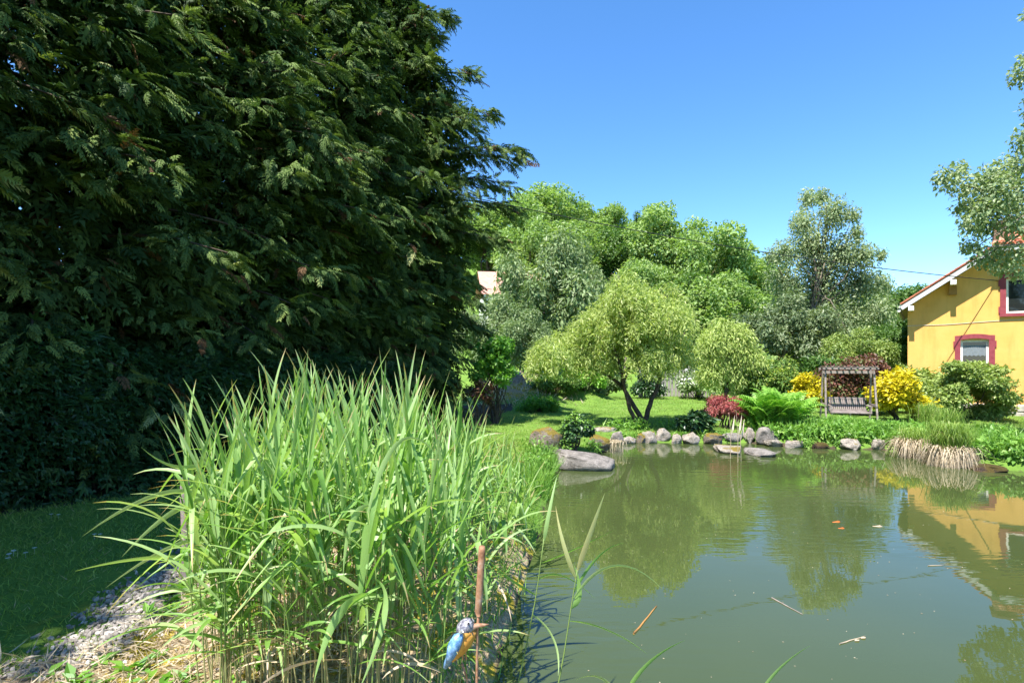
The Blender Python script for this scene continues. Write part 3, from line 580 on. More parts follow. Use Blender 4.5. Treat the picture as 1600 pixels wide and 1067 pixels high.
# clay tiles along the hip and up the left verge
tb = MB(); rs = np.random.default_rng(4); rows = 8
for r_ in range(rows):
    f = r_ / rows; a = 2.5 + (WD / 2 - 2.5) * f; b_ = WD - a; y = OV - .15 + (HD - OV + .15) * f; z = hipz + (RZ - hipz) * f + th + .03; k = max(1, int((b_ - a) / .21))
    for j in range(k):
        x = a + (b_ - a) * (j + .5) / k; sl = (RZ - hipz) / (HD - OV + .15); tb.tube([(x, y - .04, z + .0), (x, y + .3, z + .3 * sl - .02)], [.1, .085], 8, var=rs.random())
for r_ in range(22):
    s0 = SO + r_ * .155; 
    if s0 > 2.7: break
    z = EV + SL * s0 + th * 1.22 + .03; tb.tube([(s0 - .02, OV - .03, z), (s0 + .19, OV - .03, z + .19 * SL)], [.045, .04], 8, var=rs.random()*.4)
tag(tb.build('roof_tiles', M['tile'], roof), kind='stuff')
# barge boards and purlins
e0 = np.array([SO, OV - .025, EV + SL * SO + .06]); e1 = np.array([2.78, OV - .025, HZc + .06])
MB().beam(e0, e1, .04, .15).build('barge_board', M['grey_paint'], hr)
MB().beam(np.array([2.72, OV - .16, hipz + .05]), np.array([WD - 2.72, OV - .16, hipz + .05]), .05, .18).build('fascia_board', M['grey_paint'], hr)
MB().tube([(SO - .07, OV, EV + SL * SO - .02), (SO - .07, DP + .4, EV + SL * SO - .02)], .06, 8).build('gutter', M['grey_paint'], hr, True)
for s_ in (.12, 1.42):
    b = MB().box((s_ - .09, OV - .08, zr(s_) - .27), (s_ + .09, .1, zr(s_) - .09)).build('purlin', M['white_paint'], hr)
MB().box((1.30, -.16, zr(1.42) - .62), (1.54, -.004, zr(1.42) - .28)).build('corbel', M['brown_wood'], hr)
# stone plinth, a few courses in view
pl = empty('plinth', (0, 0, 0)); pl.parent = hr
for c_ in range(2):
    x = 0.
    while x < 5:
        L_ = rs.uniform(.28, .5); b = MB(); h0 = -.1 + c_ * .28; b.box((x, -.09 - rs.uniform(0, .04), h0), (x + L_ - .015, -.003, h0 + .265)); o = b.build('stone', M['plinth'], pl)
        bv = o.modifiers.new('edge', 'BEVEL'); bv.width = .03; bv.segments = 2; x += L_
def window(w, arched, cur):
    a, b, c, d = w; f = MB(); t = .17; pj = -.045
    if arched:
        n_ = 9; xs = np.linspace(a - t, b + t, n_); lo = d + .10 * (1 - ((xs - (a + b) / 2) / ((b - a) / 2 + t)) ** 2) - .04; lo = np.maximum(lo, d - .0); hi = lo + .17
        V = np.concatenate([np.stack([xs, np.full(n_, y_), z_], -1) for y_ in (pj, -.004) for z_ in (lo, hi)])
        F = []
        for j in range(n_ - 1):
            F += [(j, j + 1, n_ + j + 1, n_ + j), (n_ + j, n_ + j + 1, 3 * n_ + j + 1, 3 * n_ + j), (j, 2 * n_ + j, 2 * n_ + j + 1, j + 1)]
        f.add(V, F); f.add([V[0], V[n_], V[3 * n_], V[2 * n_]], [(0, 1, 2, 3)]); f.add([V[n_ - 1], V[2 * n_ - 1], V[4 * n_ - 1], V[3 * n_ - 1]], [(3, 2, 1, 0)])
    else:
        xs = (a - t, b + t); f.box((a - t, pj, d + .002), (b + t, -.004, d + t))
        zq = d + t
    f.box((a - t, pj, c - .002), (a - .002, -.004, d - .001)); f.box((b + .002, pj, c - .002), (b + t, -.004, d - .001))
    # toothed quoins of the surround
    for zz in (d - .28, c + .02):
        f.box((a - t - .045, pj + .004, zz), (a - t - .002, -.004, zz + .24)); f.box((b + t + .002, pj + .004, zz), (b + t + .045, -.004, zz + .24))
    win = f.build('window', M['red_paint'], hr)
    MB().box((a - t - .02, -.1, c - .12), (b + t + .02, -.004, c - .006)).build('sill', M['red_paint'], win)
    fr = MB(); q = .075
    fr.box((a, .1, c), (a + q, .16, d)); fr.box((b - q, .1, c), (b, .16, d)); fr.box((a + q + .001, .1, c), (b - q - .001, .16, c + q)); fr.box((a + q + .001, .1, d - q), (b - q - .001, .16, d))
    fr.build('frame', M['white_paint'], win)
    MB().box((a + q + .001, .13, c + q + .001), (b - q - .001, .138, d - q - .001)).build('pane', M['glass'], win)
    if cur:
        cb = MB(); n_ = 40; xs = np.linspace(a + q + .01, b - q - .01, n_); yy = .122 + .005 * np.sin(np.arange(n_) * 1.6); hem = d - .62 + .035 * np.abs(np.sin(np.arange(n_) * .42))
        V = np.concatenate([np.stack([xs, yy, hem], -1), np.stack([xs, yy, np.full(n_, d - q - .12)], -1)]); cb.add(V, [(j, j + 1, n_ + j + 1, n_ + j) for j in range(n_ - 1)]); cb.build('curtain', M['curtain'], win)
window(w1, True, True); window(w2, False, False)
ch = MB().box((2.75, 1.7, RZ - 1.4), (3.5, 2.3, RZ + .42)).build('chimney', M['brick'], roof)
cp = MB(); cp.box((2.67, 1.62, RZ + .422), (3.58, 2.38, RZ + .5)); cp.box((2.8, 1.75, RZ + .502), (3.45, 2.25, RZ + .6)); cp.build('cap', M['steel'], ch)
# thin cable stapled along the wall
MB().tube([(0, -.012, 3.52 - GZ + .2), (1.2, -.016, 3.50 - GZ + .22), (2.6, -.016, 3.55 - GZ + .24), (5, -.014, 3.62 - GZ + .25)], .009, 5).build('wall_cable', M['grey_paint'], hr)

# overhead cable from the trees to the gable
hq = np.array([16, 22]) + HT * 2.72 - np.array([.602, .799]) * .02
A = np.array([-3.5, 17, 7.9]); Bq = np.array([hq[0], hq[1], 5.3]); tt = np.linspace(0, 1, 40)[:, None]
P = A + (Bq - A) * tt; P[:, 2] -= .37 * 4 * tt[:, 0] * (1 - tt[:, 0])
tag(MB().tube(P, .015, 5).build('overhead_cable', M['cable']), 'thin black overhead cable sagging from the tall cypresses to the yellow gable', 'cable')

# ------------------------------------------------------------------ back fence
fx0, fx1, fy = 7.2, 11.4, 30.5; fe = empty('wooden_fence', (fx0, fy, .32)); tag(fe, 'weathered grey board fence in the shade behind the curly willow', 'fence')
x = 0; pk = [MB().box((0, -.012, 0), (.15, .012, h_)).data('plank', M['fencewood']) for h_ in (1.55, 1.62, 1.5)]; k = 0
while x < fx1 - fx0:
    o = link('plank', pk[k % 3], fe); o.location = (x, (k * 37 % 5 - 2) * .004, 0); o.rotation_euler = (0, (k * 53 % 7 - 3) * .006, 0); x += .19; k += 1
for z in (.4, 1.25): MB().box((-.05, .02, z), (fx1 - fx0, .06, z + .09)).build('rail', M['fencewood'], fe)
for x in (-.02, 1.4, 2.8, 4.18): MB().box((x - .06, .063, -.3), (x + .06, .18, 1.75)).build('post', M['fencewood'], fe)

# ------------------------------------------------------------------ shrubs
def shrub(name, label, cat, px, Yd, rx, z1, n, size, mat, seed, nc=26, z0=.15, ry=None, T=LEAF, droop=.3, flat=.9, extra=None, stems=7, cr=(.26, .42), squash=.8, dome=-.35):
    rs = np.random.default_rng(seed); x0 = at(px, HZ, Yd)[0]; zb = g1(x0, Yd); t = empty(name, (x0, Yd, zb)); tag(t, label, cat)
    h = (z1 - zb - z0); Cc, c_ = ell_clumps(nc, rx, ry or rx, h * .62, z0 + h * .36, rs, dome, .45, cr); Cc[:, 2] = np.maximum(Cc[:, 2], z0 + c_ * .5)
    mb = MB(); crown(mb, n, Cc, c_, size, T, droop, flat, squash, rs)
    mats = [M[mat]]
    if extra: crown(mb, extra[1], Cc[Cc[:, 2] > np.median(Cc[:, 2]) * .8] + (0, 0, .08), c_[Cc[:, 2] > np.median(Cc[:, 2]) * .8], extra[2], T, droop, flat, squash, rs, .25, m=1); mats.append(M[extra[0]])
    tag(mb.build('foliage', mats, t), kind='stuff'); sm = MB()
    for q in Cc[rs.choice(len(Cc), min(stems, len(Cc)), replace=False)]: sm.tube(limb_path((rs.normal(0, rx * .08), rs.normal(0, rx * .08), -.08), q, rs, 6, .06, .05), np.linspace(.03, .008, 6), 5)
    sm.build('stems', M['bark'], t, True); return t
shrub('golden_shrub', 'bright yellow leaved shrub right of the garden swing', 'shrub', 1404, 18.6, .92, 2.05, 6500, .13, 'yellow', 51, 24, .2)
shrub('golden_shrub', 'smaller bright yellow shrub left of the garden swing above the fern', 'shrub', 1262, 19, .72, 1.78, 4500, .12, 'yellow', 52, 20, .3)
shrub('layered_shrub', 'large layered light green shrub under the lower window of the yellow house', 'shrub', 1507, 18.9, 1.8, 2.5, 34000, .095, 'laurel', 53, 84, .02, 1.2, droop=.25, cr=(.2, .3), squash=.5, dome=-.9)
shrub('domed_shrub', 'rounded shrub with pale yellowish top behind the bright green fern', 'shrub', 1205, 20.6, 1.25, 2.32, 8500, .11, 'maple_dark', 54, 30, .3, extra=('limeshrub', 5500, .09))
shrub('purple_shrub', 'wide dark reddish purple shrub behind the garden swing', 'shrub', 1338, 20.8, 1.6, 2.65, 8000, .11, 'purple', 55, 34, .5, 1.0, stems=14)
shrub('red_japanese_maple', 'low domed dark red japanese maple on the lawn edge left of the fern', 'shrub', 1134, 16.6, .8, 1.16, 8000, .08, 'redmaple', 56, 24, .12, T=kite(.3, .45, .2, .03), droop=.8, dome=-.1)
shrub('glossy_shrub', 'low dark glossy leaved plant at the pond edge in front of the red maple', 'plant', 1090, 15.7, .62, .78, 1500, .15, 'darkleaf', 57, 16, .1, .4)
shrub('variegated_shrub', 'small dark green shrub growing between the mossy rock and the slab', 'shrub', 897, 12.6, .4, 1.02, 2600, .075, 'darkleaf', 58, 18, .06, .35, extra=('cover', 500, .06))
shrub('white_flower_bush', 'loose bush with small white flowers at the far edge of the lawn', 'shrub', 1092, 29, 1.5, 1.75, 5000, .14, 'silver', 59, 26, .3, 1.0, extra=('white_flower', 900, .13))
shrub('pale_bush', 'pale straw coloured dry bush behind the red maple', 'shrub', 1155, 24, .7, 1.35, 2000, .13, 'strawblade', 60, 14, .2, T=NARROW)
shrub('mound_shrub', 'dark green sprawling shrub shading the grassy mound behind the rock', 'shrub', 868, 25.2, 1.15, 1.75, 5000, .13, 'maple_dark', 61, 22, .0, .9)
shrub('mound_shrub', 'light green fern like bush under the left side of the curly willow', 'shrub', 912, 26.5, 1.3, 2.05, 4500, .15, 'fern', 62, 22, .2, .9)
shrub('mound_shrub', 'grey green bush on the right slope of the mound behind the willow trunk', 'shrub', 945, 28, 1.2, 1.55, 4000, .14, 'silver', 63, 20, .1, .9)
shrub('bank_shrub', 'low bright green leafy clump at the foot of the dry grass mound', 'plant', 840, 22, 1.0, .78, 3500, .1, 'bright', 64, 20, .0, .6)
shrub('small_tree', 'small light green multi stemmed tree at the right end of the cypress row', 'tree', 776, 18.2, .78, 3.1, 5000, .12, 'bright', 65, 26, 1.15, .8, stems=16)
shrub('bronze_shrub', 'thin bronze leaved young shrub under the small light green tree', 'shrub', 748, 17.4, .45, 1.9, 900, .1, 'purple', 66, 14, .6, .4, stems=10)
shrub('back_bush', 'dark bush in front of the grey board fence behind the willow', 'shrub', 1015, 29.5, .9, 1.9, 3000, .14, 'darkleaf', 67, 18, .1)
shrub('back_bush', 'deep green bush between the birch foot and the purple shrub', 'shrub', 1290, 24, 1.6, 2.6, 5000, .16, 'maple_dark', 68, 22, .2)
shrub('back_bush', 'tall green bush at the far lawn edge below the right lobe of the willow', 'shrub', 1150, 27, 1.9, 3.0, 6000, .17, 'maple', 69, 26, .2)
shrub('back_bush', 'green bush hiding the foot of the house beside the golden shrub', 'shrub', 1425, 21, .9, 2.2, 3000, .14, 'laurel', 70, 18, .2)

# fern: every frond its own part
def frond_mesh(seed, L_=1.05):
    rs = np.random.default_rng(seed); b = MB(); n = 24; t = np.linspace(0, 1, n); ang = 1.38 - 1.75 * t ** 1.7; st = L_ / n
    x = np.cumsum(np.cos(ang)) * st; z = np.cumsum(np.sin(ang)) * st; P = np.stack([x, np.zeros(n), z], -1); b.tube(P[::3], np.linspace(.008, .003, 8), 4)
    for j in range(2, n):
        w = .27 * math.sin(PI * min(1, (.12 + t[j] * .9))) ** .7 * (1 - t[j] ** 3) + .012
        for sg in (-1, 1):
            d = np.array([.35, sg, -.12 + rs.normal(0, .08)]); T = kite(.32, .35, .15, .02); scatter(b, T, P[j:j + 1], frames(d[None], np.array([[-.5, 0, 1.]])), np.array([w]), np.array([rs.uniform(.2, .9)]))
    return b.data('frond', M['fern'])
FR = [frond_mesh(s) for s in range(4)]
def fern(label, px, Yd, n, sc, seed):
    rs = np.random.default_rng(seed); x0 = at(px, HZ, Yd)[0]; t = empty('fern', (x0, Yd, g1(x0, Yd) - .03)); tag(t, label, 'fern')
    for k in range(n):
        o = link('frond', FR[k % 4], t); a = k * 2.4 + rs.normal(0, .2); rr = rs.uniform(.05, .28) * sc
        o.location = (math.cos(a) * rr, math.sin(a) * rr, 0); o.rotation_euler = (0, rs.uniform(-.35, .42), a); s = sc * rs.uniform(.75, 1.15); o.scale = (s, s, s * 1.3)
fern('big bright green fern with arching fronds beside the red maple', 1212, 15.9, 90, 1.3, 3)
fern('small fern clump at the foot of the purple shrub left of the swing', 1240, 16.6, 22, .6, 4)

# ------------------------------------------------------------------ garden swing
def swing():
    Yd = 18; x0 = at(1325, HZ, Yd)[0]; z0 = g1(x0, Yd); t = empty('garden_swing', (x0, Yd, z0), -.3); tag(t, 'weathered wooden garden swing seat hanging in an A frame between yellow shrubs', 'swing')
    W2, Ht = .74, 1.82; mt = M['oldwood']
    for sx_ in (-1, 1):
        for sy in (-1, 1): MB().beam((sx_ * W2, sy * .4, -.05), (sx_ * (W2 - .04), sy * .14, Ht - .05), .05, .05, up=(0, 1, 0)).build('leg', mt, t)
        MB().beam((sx_ * (W2 - .02), -.36, .62), (sx_ * (W2 - .02), .36, .62), .05, .07).build('side_rail', mt, t)
    for y in (-.3, .3): MB().beam((-W2 - .06, y, Ht), (W2 + .06, y, Ht), .04, .055).build('roof_beam', mt, t)
    MB().beam((-W2 - .02, 0, Ht - .12), (W2 + .02, 0, Ht - .12), .09, .09).build('crossbeam', mt, t)
    sl = MB().box((-.025, -.36, 0), (.025, .36, .025)).data('roof_slat', mt)
    for k in range(9): o = link('roof_slat', sl, t); o.location = (-W2 + .02 + k * (2 * W2 - .04) / 8, 0, Ht + .045)
    # seat
    a, b = -.56, .6; sz = .36
    bs = MB().box((-.02, -.012, 0), (.02, .012, .36)).data('back_slat', mt)
    bk = MB(); bk.beam((a, .24, sz + .07), (b, .24, sz + .07), .04, .06); bk.beam((a, .35, sz + .46), (b, .35, sz + .46), .045, .06); back = bk.build('backrest', mt, t)
    for k in range(19): o = link('back_slat', bs, back); o.location = (a + .04 + k * (b - a - .08) / 18, .255, sz + .1); o.rotation_euler = (-.27, 0, 0)
    ss = MB().box((a, -.03, -.011), (b, .03, .011)).data('seat_slat', mt); se = MB(); 
    for x in (a + .03, 0, b - .03): se.beam((x, -.27, sz - .03), (x, .25, sz + .0), .045, .045)
    seat = se.build('seat', mt, t)
    for k in range(7): o = link('seat_slat', ss, seat); o.location = (0, -.26 + k * .078, sz + .012 + k * .004)
    for x in (a, b):
        MB().beam((x, -.26, sz + .22), (x, .3, sz + .24), .06, .035).build('armrest', mt, t); MB().beam((x, -.24, sz), (x, -.24, sz + .2), .04, .04, up=(0, 1, 0)).build('arm_post', mt, t)
        for y0, y1 in ((-.24, -.05), (.3, .05)): MB().tube([(x, y0, sz + .24), (x, y1, Ht - .16)], .008, 5).build('chain', M['steel'], t)
swing()

# ------------------------------------------------------------------ rocks
from mathutils import noise as mnoise
def rock(label, px, py, w, h, mat, Yd=None, depth=.8, seed=0, rz=0., tilt=0., sub=4, cat='rock', name='rock', flat=False, sink=.3, boxy=.75):
    """px: centre column, py: row of the foot; w, h size in pixels of the photograph"""
    rs = np.random.default_rng(seed + 500)
    if Yd is None: Yd = EYE * FPX / (py - HZ)
    q = at(px, py, Yd); W_, H_ = w / FPX * Yd, h / FPX * Yd
    import bmesh
    bm = bmesh.new(); bmesh.ops.create_icosphere(bm, subdivisions=sub, radius=1); V = np.array([v.co[:] for v in bm.verts]); F = np.array([[v.index for v in f.verts] for f in bm.faces]); bm.free()
    slab_ = w > 100; V = np.sign(V) * np.abs(V) ** (.25 if slab_ else .42 if h < w * .42 else .7)
    for _ in range(18):
        n = rdir(1, rs)[0]; d = rs.uniform(.66, .95) * (1.35 if slab_ else 1); e = V @ n - d; V = V - np.outer(np.maximum(e, 0) * .93, n)
    off = rs.uniform(-50, 50, 3); nv = np.array([mnoise.fractal(Vector(v * 1.9 + off), .75, 2.2, 6) for v in V]); n2 = np.array([mnoise.noise(Vector(v * 6.5 + off)) for v in V]); V = V * (1 + .12 * nv + .035 * np.abs(n2))[:, None]
    V[:, 0] *= W_ / 2 / np.abs(V[:, 0]).max(); V[:, 1] *= W_ / 2 * depth / np.abs(V[:, 1]).max(); lo, hi = V[:, 2].min(), V[:, 2].max(); V[:, 2] = (V[:, 2] - lo) / (hi - lo) * H_ * (1 + sink) - H_ * sink
    ct, st_ = math.cos(tilt), math.sin(tilt); V[:, 0], V[:, 2] = V[:, 0] * ct + V[:, 2] * st_, -V[:, 0] * st_ + V[:, 2] * ct
    o = MB().add(V, F).build(name, M[mat], None, True); o.location = (q[0], Yd + W_ * depth * .35, q[2] if py - HZ < 40 else max(0., q[2])); o.rotation_euler.z = rz; tag(o, label, cat); return o
RK = [('long flat grey slab jutting into the pond below the small dark shrub', 912, 737, 108, 23, 'rock_grey', 11.2, .6, 1, -.25, .1),
 ('dark brown mossy boulder left of the small dark shrub on the bank', 853, 706, 52, 38, 'rock_moss', 12.0, .9, 2, .3, 0),
 ('pale flat topped stone above the yellow moss ledge by the water', 944, 681, 46, 13, 'rock_pale', 15.6, .7, 3, 0, 0),
 ('mossy ledge stone with a dark hollow above the long slab', 938, 704, 40, 24, 'rock_moss', 13.4, .8, 4, .2, 0),
 ('grey wet upright stone at the right of the mossy ledge', 965, 694, 22, 20, 'rock_grey', None, .8, 5, 0, 0),
 ('small pinkish stone between the grey upright stone and the yellow mossy stone', 985, 693, 24, 11, 'rock_pale', None, .8, 6, 0, 0),
 ('small stone covered in orange yellow moss at the waterline', 1002, 692, 15, 15, 'rock_moss', None, .8, 7, 0, 0),
 ('broad pale stone left of the biggest pale boulder by the willow', 1017, 692, 28, 18, 'rock_pale', None, .8, 8, .3, 0),
 ('biggest pale rounded boulder at the water below the willow trunk', 1038, 691, 27, 22, 'rock_pale', None, .9, 9, .5, 0),
 ('small squarish pale stone right of the biggest pale boulder', 1058, 693, 17, 15, 'rock_pale', None, .8, 10, 0, 0),
 ('pale stone half covered by the low dark glossy plant', 1083, 694, 28, 18, 'rock_pale', None, .8, 11, 0, 0),
 ('pale stone with yellow moss on its right shoulder below the red maple', 1116, 694, 30, 17, 'rock_moss', None, .7, 12, .1, 0),
 ('grey lumpy stone below the right side of the red maple', 1148, 690, 38, 13, 'rock_grey', 15.1, .7, 13, 0, 0),
 ('upright pale stone with moss left of the angular brown boulder', 1173, 690, 18, 22, 'rock_pale', 15.0, .8, 14, 0, 0),
 ('angular brownish boulder below the fern with a sloping top', 1200, 691, 38, 23, 'rock_grey', 14.7, .8, 15, .4, .15),
 ('flat whitish stone slab at the water in front of the angular boulder', 1214, 698, 30, 11, 'rock_pale', None, .7, 16, 0, 0),
 ('flat white stone slab lying right of its whitish twin below the fern', 1245, 700, 34, 12, 'rock_pale', None, .7, 17, .05, .06),
 ('flat pinkish stone lying in the water below the grey lumpy stone', 1147, 709, 44, 9, 'rock_pale', None, 1.6, 18, 0, 0),
 ('long low flat stone awash in the water below the angular boulder', 1200, 714, 56, 7, 'rock_grey', None, 1.5, 19, 0, 0),
 ('white triangular stone at the waterline in front of the swing', 1334, 703, 34, 17, 'rock_pale', None, .8, 20, 0, 0),
 ('rounded white stone with dark hollow left of the straw tussock', 1375, 703, 22, 17, 'rock_pale', None, .9, 21, 0, 0),
 ('grey boulder standing on top of the dry grass mound', 806, 606, 30, 26, 'rock_grey', 25.4, .8, 22, 0, .1),
 ('orange tinged small rock at the left bank near the reed tips', 817, 737, 28, 17, 'rock_moss', 10.6, .8, 23, 0, 0),
 ('brownish stone under leaves between the white slab and the triangular stone', 1285, 701, 26, 9, 'rock_dark', None, .8, 24, 0, 0),
 ('brown stone at the right bank partly under green leaves', 1560, 738, 60, 8, 'rock_dark', None, .8, 25, 0, 0)]
for a in RK: rock(a[0], a[1], a[2], a[3], a[4], a[5], a[6], a[7], a[8], a[9], a[10])

# ------------------------------------------------------------------ grasses and ground plants
def blades(mb, n, pos, h, rs, spread=.5, T=BLADE, m=0, var=(.5, .22)):
    ld = nrm(np.stack([rs.normal(0, spread, n), rs.normal(0, spread, n), np.ones(n)], -1)); up = nrm(np.stack([rs.normal(size=n), rs.normal(size=n), np.zeros(n)], -1))
    scatter(mb, T, pos, frames(ld, up), h, np.clip(rs.normal(*var, n), 0, 1), m)
rs = np.random.default_rng(77); mb = MB()
def lawn(n, x0, x1, y0, y1, h, T, cond=None):
    x = rs.uniform(x0, x1, n); y = rs.uniform(y0, y1, n); sd = shore_sd(x, y); ok = (sd > .12) & (hedge_sd(x, y) > .25 + rs.normal(0, .15, n))
    if cond is not None: ok &= cond(x, y)
    x, y = x[ok], y[ok]; k = len(x); blades(mb, k, np.stack([x, y, gh(x, y) - .005], -1), h * rs.uniform(.6, 1.35, k), rs, .85, T)
nearT = kite(.09, .35, .3, 0); farT = kite(.16, .35, .3, 0)
lawn(26000, -7.5, -2.6, 3, 8.5, .075, nearT, lambda x, y: x < -3.45 + .25 * np.sin(y * 2) + rs.normal(0, .3, len(x)) - .5 * (rs.random(len(x)) < .3))
lawn(11000, -6, .6, 8.5, 14, .1, farT); lawn(36000, -2, 12, 13, 22, .07, farT, lambda x, y: (np.abs(x / y) < 1)); lawn(16000, 0, 14, 22, 31, .09, farT); lawn(14000, 14, 21, 13, 21, .08, farT)
lawn(5000, -1.2, .8, 8, 13, .16, farT)
tag(mb.build('grass', M['grass']), kind='stuff')

# dry straw, moss tufts and small leafy weeds on the bank beside the reeds
mb = MB(); n = 11000; x = rs.uniform(-3.6, -.9, n); y = rs.uniform(2.9, 6.3, n); k = rs.random(n) < np.maximum(sst(-3.1, -2.7, x), sst(-3.6, -3.2, x) * (y < 3.75)); x, y = x[k], y[k]; n = len(x)
ld = nrm(np.stack([rs.normal(0, 1, n), rs.normal(0, 1, n), np.abs(rs.normal(.1, .35, n))], -1)); scatter(mb, kite(.055, .4, .15, 0), np.stack([x, y, gh(x, y) + .008], -1), frames(ld, nrm(rdir(n, rs) + (0, 0, .6))), rs.uniform(.05, .2, n), np.clip(rs.normal(.5, .3, n), 0, 1))
n = 1200; x = rs.normal(-.1, 1.2, n); y = rs.normal(25.2, 1.0, n); blades(mb, n, np.stack([x, y, gh(x, y)], -1), rs.uniform(.12, .3, n), rs, .6, farT)
tag(mb.build('dry_grass', M['strawblade']), kind='stuff')
mb = MB(); n = 10000; cx = rs.uniform(-2.9, -1.2, 26); cyy = rs.uniform(3.0, 5.6, 26); kk = rs.integers(0, 26, n); rr = np.abs(rs.normal(0, .11, n)); aa = rs.uniform(0, 6.28, n); x = cx[kk] + rr * np.cos(aa); y = cyy[kk] + rr * np.sin(aa)
blades(mb, n, np.stack([x, y, gh(x, y) + .0], -1), rs.uniform(.015, .035, n) * (1.2 - rr * 2).clip(.4, 1.2), rs, .7, kite(.5, .4, .2, .05)); tag(mb.build('moss', M['moss']), kind='stuff')
mb = MB()
for _ in range(85):
    x0, y0 = rs.uniform(-3.0, -1.6), rs.uniform(3.1, 5.4); k = rs.integers(4, 9); a = rs.uniform(0, 6.28, k); ld = np.stack([np.cos(a), np.sin(a), rs.uniform(.2, 1.1, k)], -1)
    scatter(mb, kite(.42, .5, .18, .04), np.tile([x0, y0, g1(x0, y0) + .01], (k, 1)), frames(ld, np.tile([0, 0, 1.], (k, 1))), rs.uniform(.06, .15, k), rs.uniform(.3, 1, k))
tag(mb.build('weeds', M['bright']), kind='stuff')
# gravel strip
ico = [(0, 0, 1)] + [(.894 * math.cos(a * 1.2566), .894 * math.sin(a * 1.2566), .447) for a in range(5)] + [(.894 * math.cos(a * 1.2566 + .628), .894 * math.sin(a * 1.2566 + .628), -.447) for a in range(5)] + [(0, 0, -1)]
icf = [(0, 1 + a, 1 + (a + 1) % 5) for a in range(5)] + [(1 + a, 6 + a, 1 + (a + 1) % 5) for a in range(5)] + [(1 + (a + 1) % 5, 6 + a, 6 + (a + 1) % 5) for a in range(5)] + [(11, 6 + (a + 1) % 5, 6 + a) for a in range(5)]
mb = MB(); n = 3600; y = rs.uniform(3.45, 7.2, n); cxx = -3.2 + .08 * np.sin(y * 2.1) + .05 * np.sin(y * 5); x = cxx + .1 + rs.normal(0, .16, n)
x = np.where(rs.random(n) < .1, rs.uniform(-3.4, -1.7, n), x)
for j in range(4):
    sel = np.arange(n) % 4 == j; T = (np.array(ico) * (1 + .25 * rs.normal(size=(12, 1))).clip(.6, 1.5), np.array(icf)); k = sel.sum(); s = rs.uniform(.009, .024, k)
    scatter(mb, T, np.stack([x[sel], y[sel], gh(x[sel], y[sel]) + s * .35], -1), frames(rdir(k, rs) * (1, 1, .25), rdir(k, rs) * .3 + (0, 0, 1)), s[:, None] * rs.uniform(.6, 1.3, (k, 3)), np.clip(rs.normal(.5, .25, k), 0, 1))
tag(mb.build('gravel', M['pebble']), kind='stuff')
# small white flowers in the shaded grass
for px, py, k in ((28, 872, 7), (83, 818, 2), (148, 842, 2)):
    Yf = 2.0 * FPX / (py - HZ); q = at(px, py, Yf); b = MB(); 
    for _ in range(k):
        c = np.array([rs.normal(0, .06), rs.normal(0, .08), .06 + rs.uniform(0, .02)]); a = np.arange(6) * 1.047; ld = np.stack([np.cos(a), np.sin(a), np.full(6, .25)], -1); scatter(b, kite(.6, .6, .05, .0), np.tile(c, (6, 1)), frames(ld, np.tile([0, 0, 1.], (6, 1))), np.full(6, .026), rs.random(6))
        b.tube([c - (0, 0, .07), c], .001, 4)
    o = b.build('daisies', M['white_flower']); o.location = (q[0], q[1], g1(q[0], q[1])); tag(o, {28: 'cluster of small white flowers in the shaded grass at the left edge', 83: 'pair of tiny white flowers in the shaded grass near the hedge', 148: 'lone white flowers in the shaded grass nearer the reeds'}[px], 'flowers')

# leafy ground cover along the far bank
mb = MB(); spots = []
for k in range(len(SHORE) - 1):
    if 9 <= k <= 18:
        a, b = SHORE[k], SHORE[k + 1]; L_ = np.linalg.norm(b - a)
        for _ in range(int(L_ * 22)):
            q = a + (b - a) * rs.random(); out_ = nrm(np.array([[q[0] - 5.5, q[1] - 9]]))[0]; xw = q + out_ * rs.uniform(.2, 1.3); 
            if xw[0] < 7.2 and (rs.random() < .75 or np.linalg.norm(xw - q) < .75): continue
            spots.append((xw[0], xw[1], rs.uniform(.16, .34)))
for _ in range(150):
    x, y = rs.uniform(7.6, 10.6), rs.uniform(14.6, 17.0); spots.append((x, y, rs.uniform(.15, .3)))
for _ in range(110):
    x = rs.uniform(10.2, 13); y = rs.uniform(11.3, 14.5); spots.append((x, y, rs.uniform(.18, .36)))
sp = np.array(spots); Cc = np.stack([sp[:, 0], sp[:, 1], gh(sp[:, 0], sp[:, 1]) + sp[:, 2] * .5], -1); crown(mb, 26000, Cc, sp[:, 2], .1, LEAF, .2, 1.0, .75, rs)
n = 5000; kk = rs.integers(0, len(sp), n); blades(mb, n, np.stack([sp[kk, 0] + rs.normal(0, .2, n), sp[kk, 1] + rs.normal(0, .2, n), Cc[kk, 2] - .1], -1), rs.uniform(.2, .5, n), rs, .35, kite(.06, .3, .3, 0))
tag(mb.build('ground_cover', M['cover']), kind='stuff')
mb = MB(); sp2 = [(at(870, 690, 12.3), .25), (at(835, 700, 11.5), .25), (at(925, 690, 13.2), .16), (at(905, 712, 11.8), .12), (at(1000, 668, 16.4), .2), (at(840, 735, 10.4), .22)]
for q, r_ in sp2: crown(mb, 420, [(q[0], q[1], g1(q[0], q[1]) + r_ * .6)], [r_ * 1.5], .06, LEAF, .2, 1, .8, rs)
n = 2600; y = rs.uniform(8.6, 12.4, n); x = np.interp(y, [8.6, 9.6, 11, 12.4], [.45, .55, .75, 1.1]) - np.abs(rs.normal(0, .28, n)) + .12; blades(mb, n, np.stack([x, y, gh(x, y) - .02], -1), rs.uniform(.12, .38, n), rs, .4, kite(.05, .3, .35, 0))
n = 1500; y = rs.uniform(2.4, 9, n); x = np.interp(y, SHORE[:5, 1], SHORE[:5, 0]) + rs.normal(-.18, .14, n); blades(mb, n, np.stack([x, y, np.maximum(gh(x, y), -.15) - .02], -1), rs.uniform(.08, .26, n), rs, .5, kite(.05, .3, .35, 0))
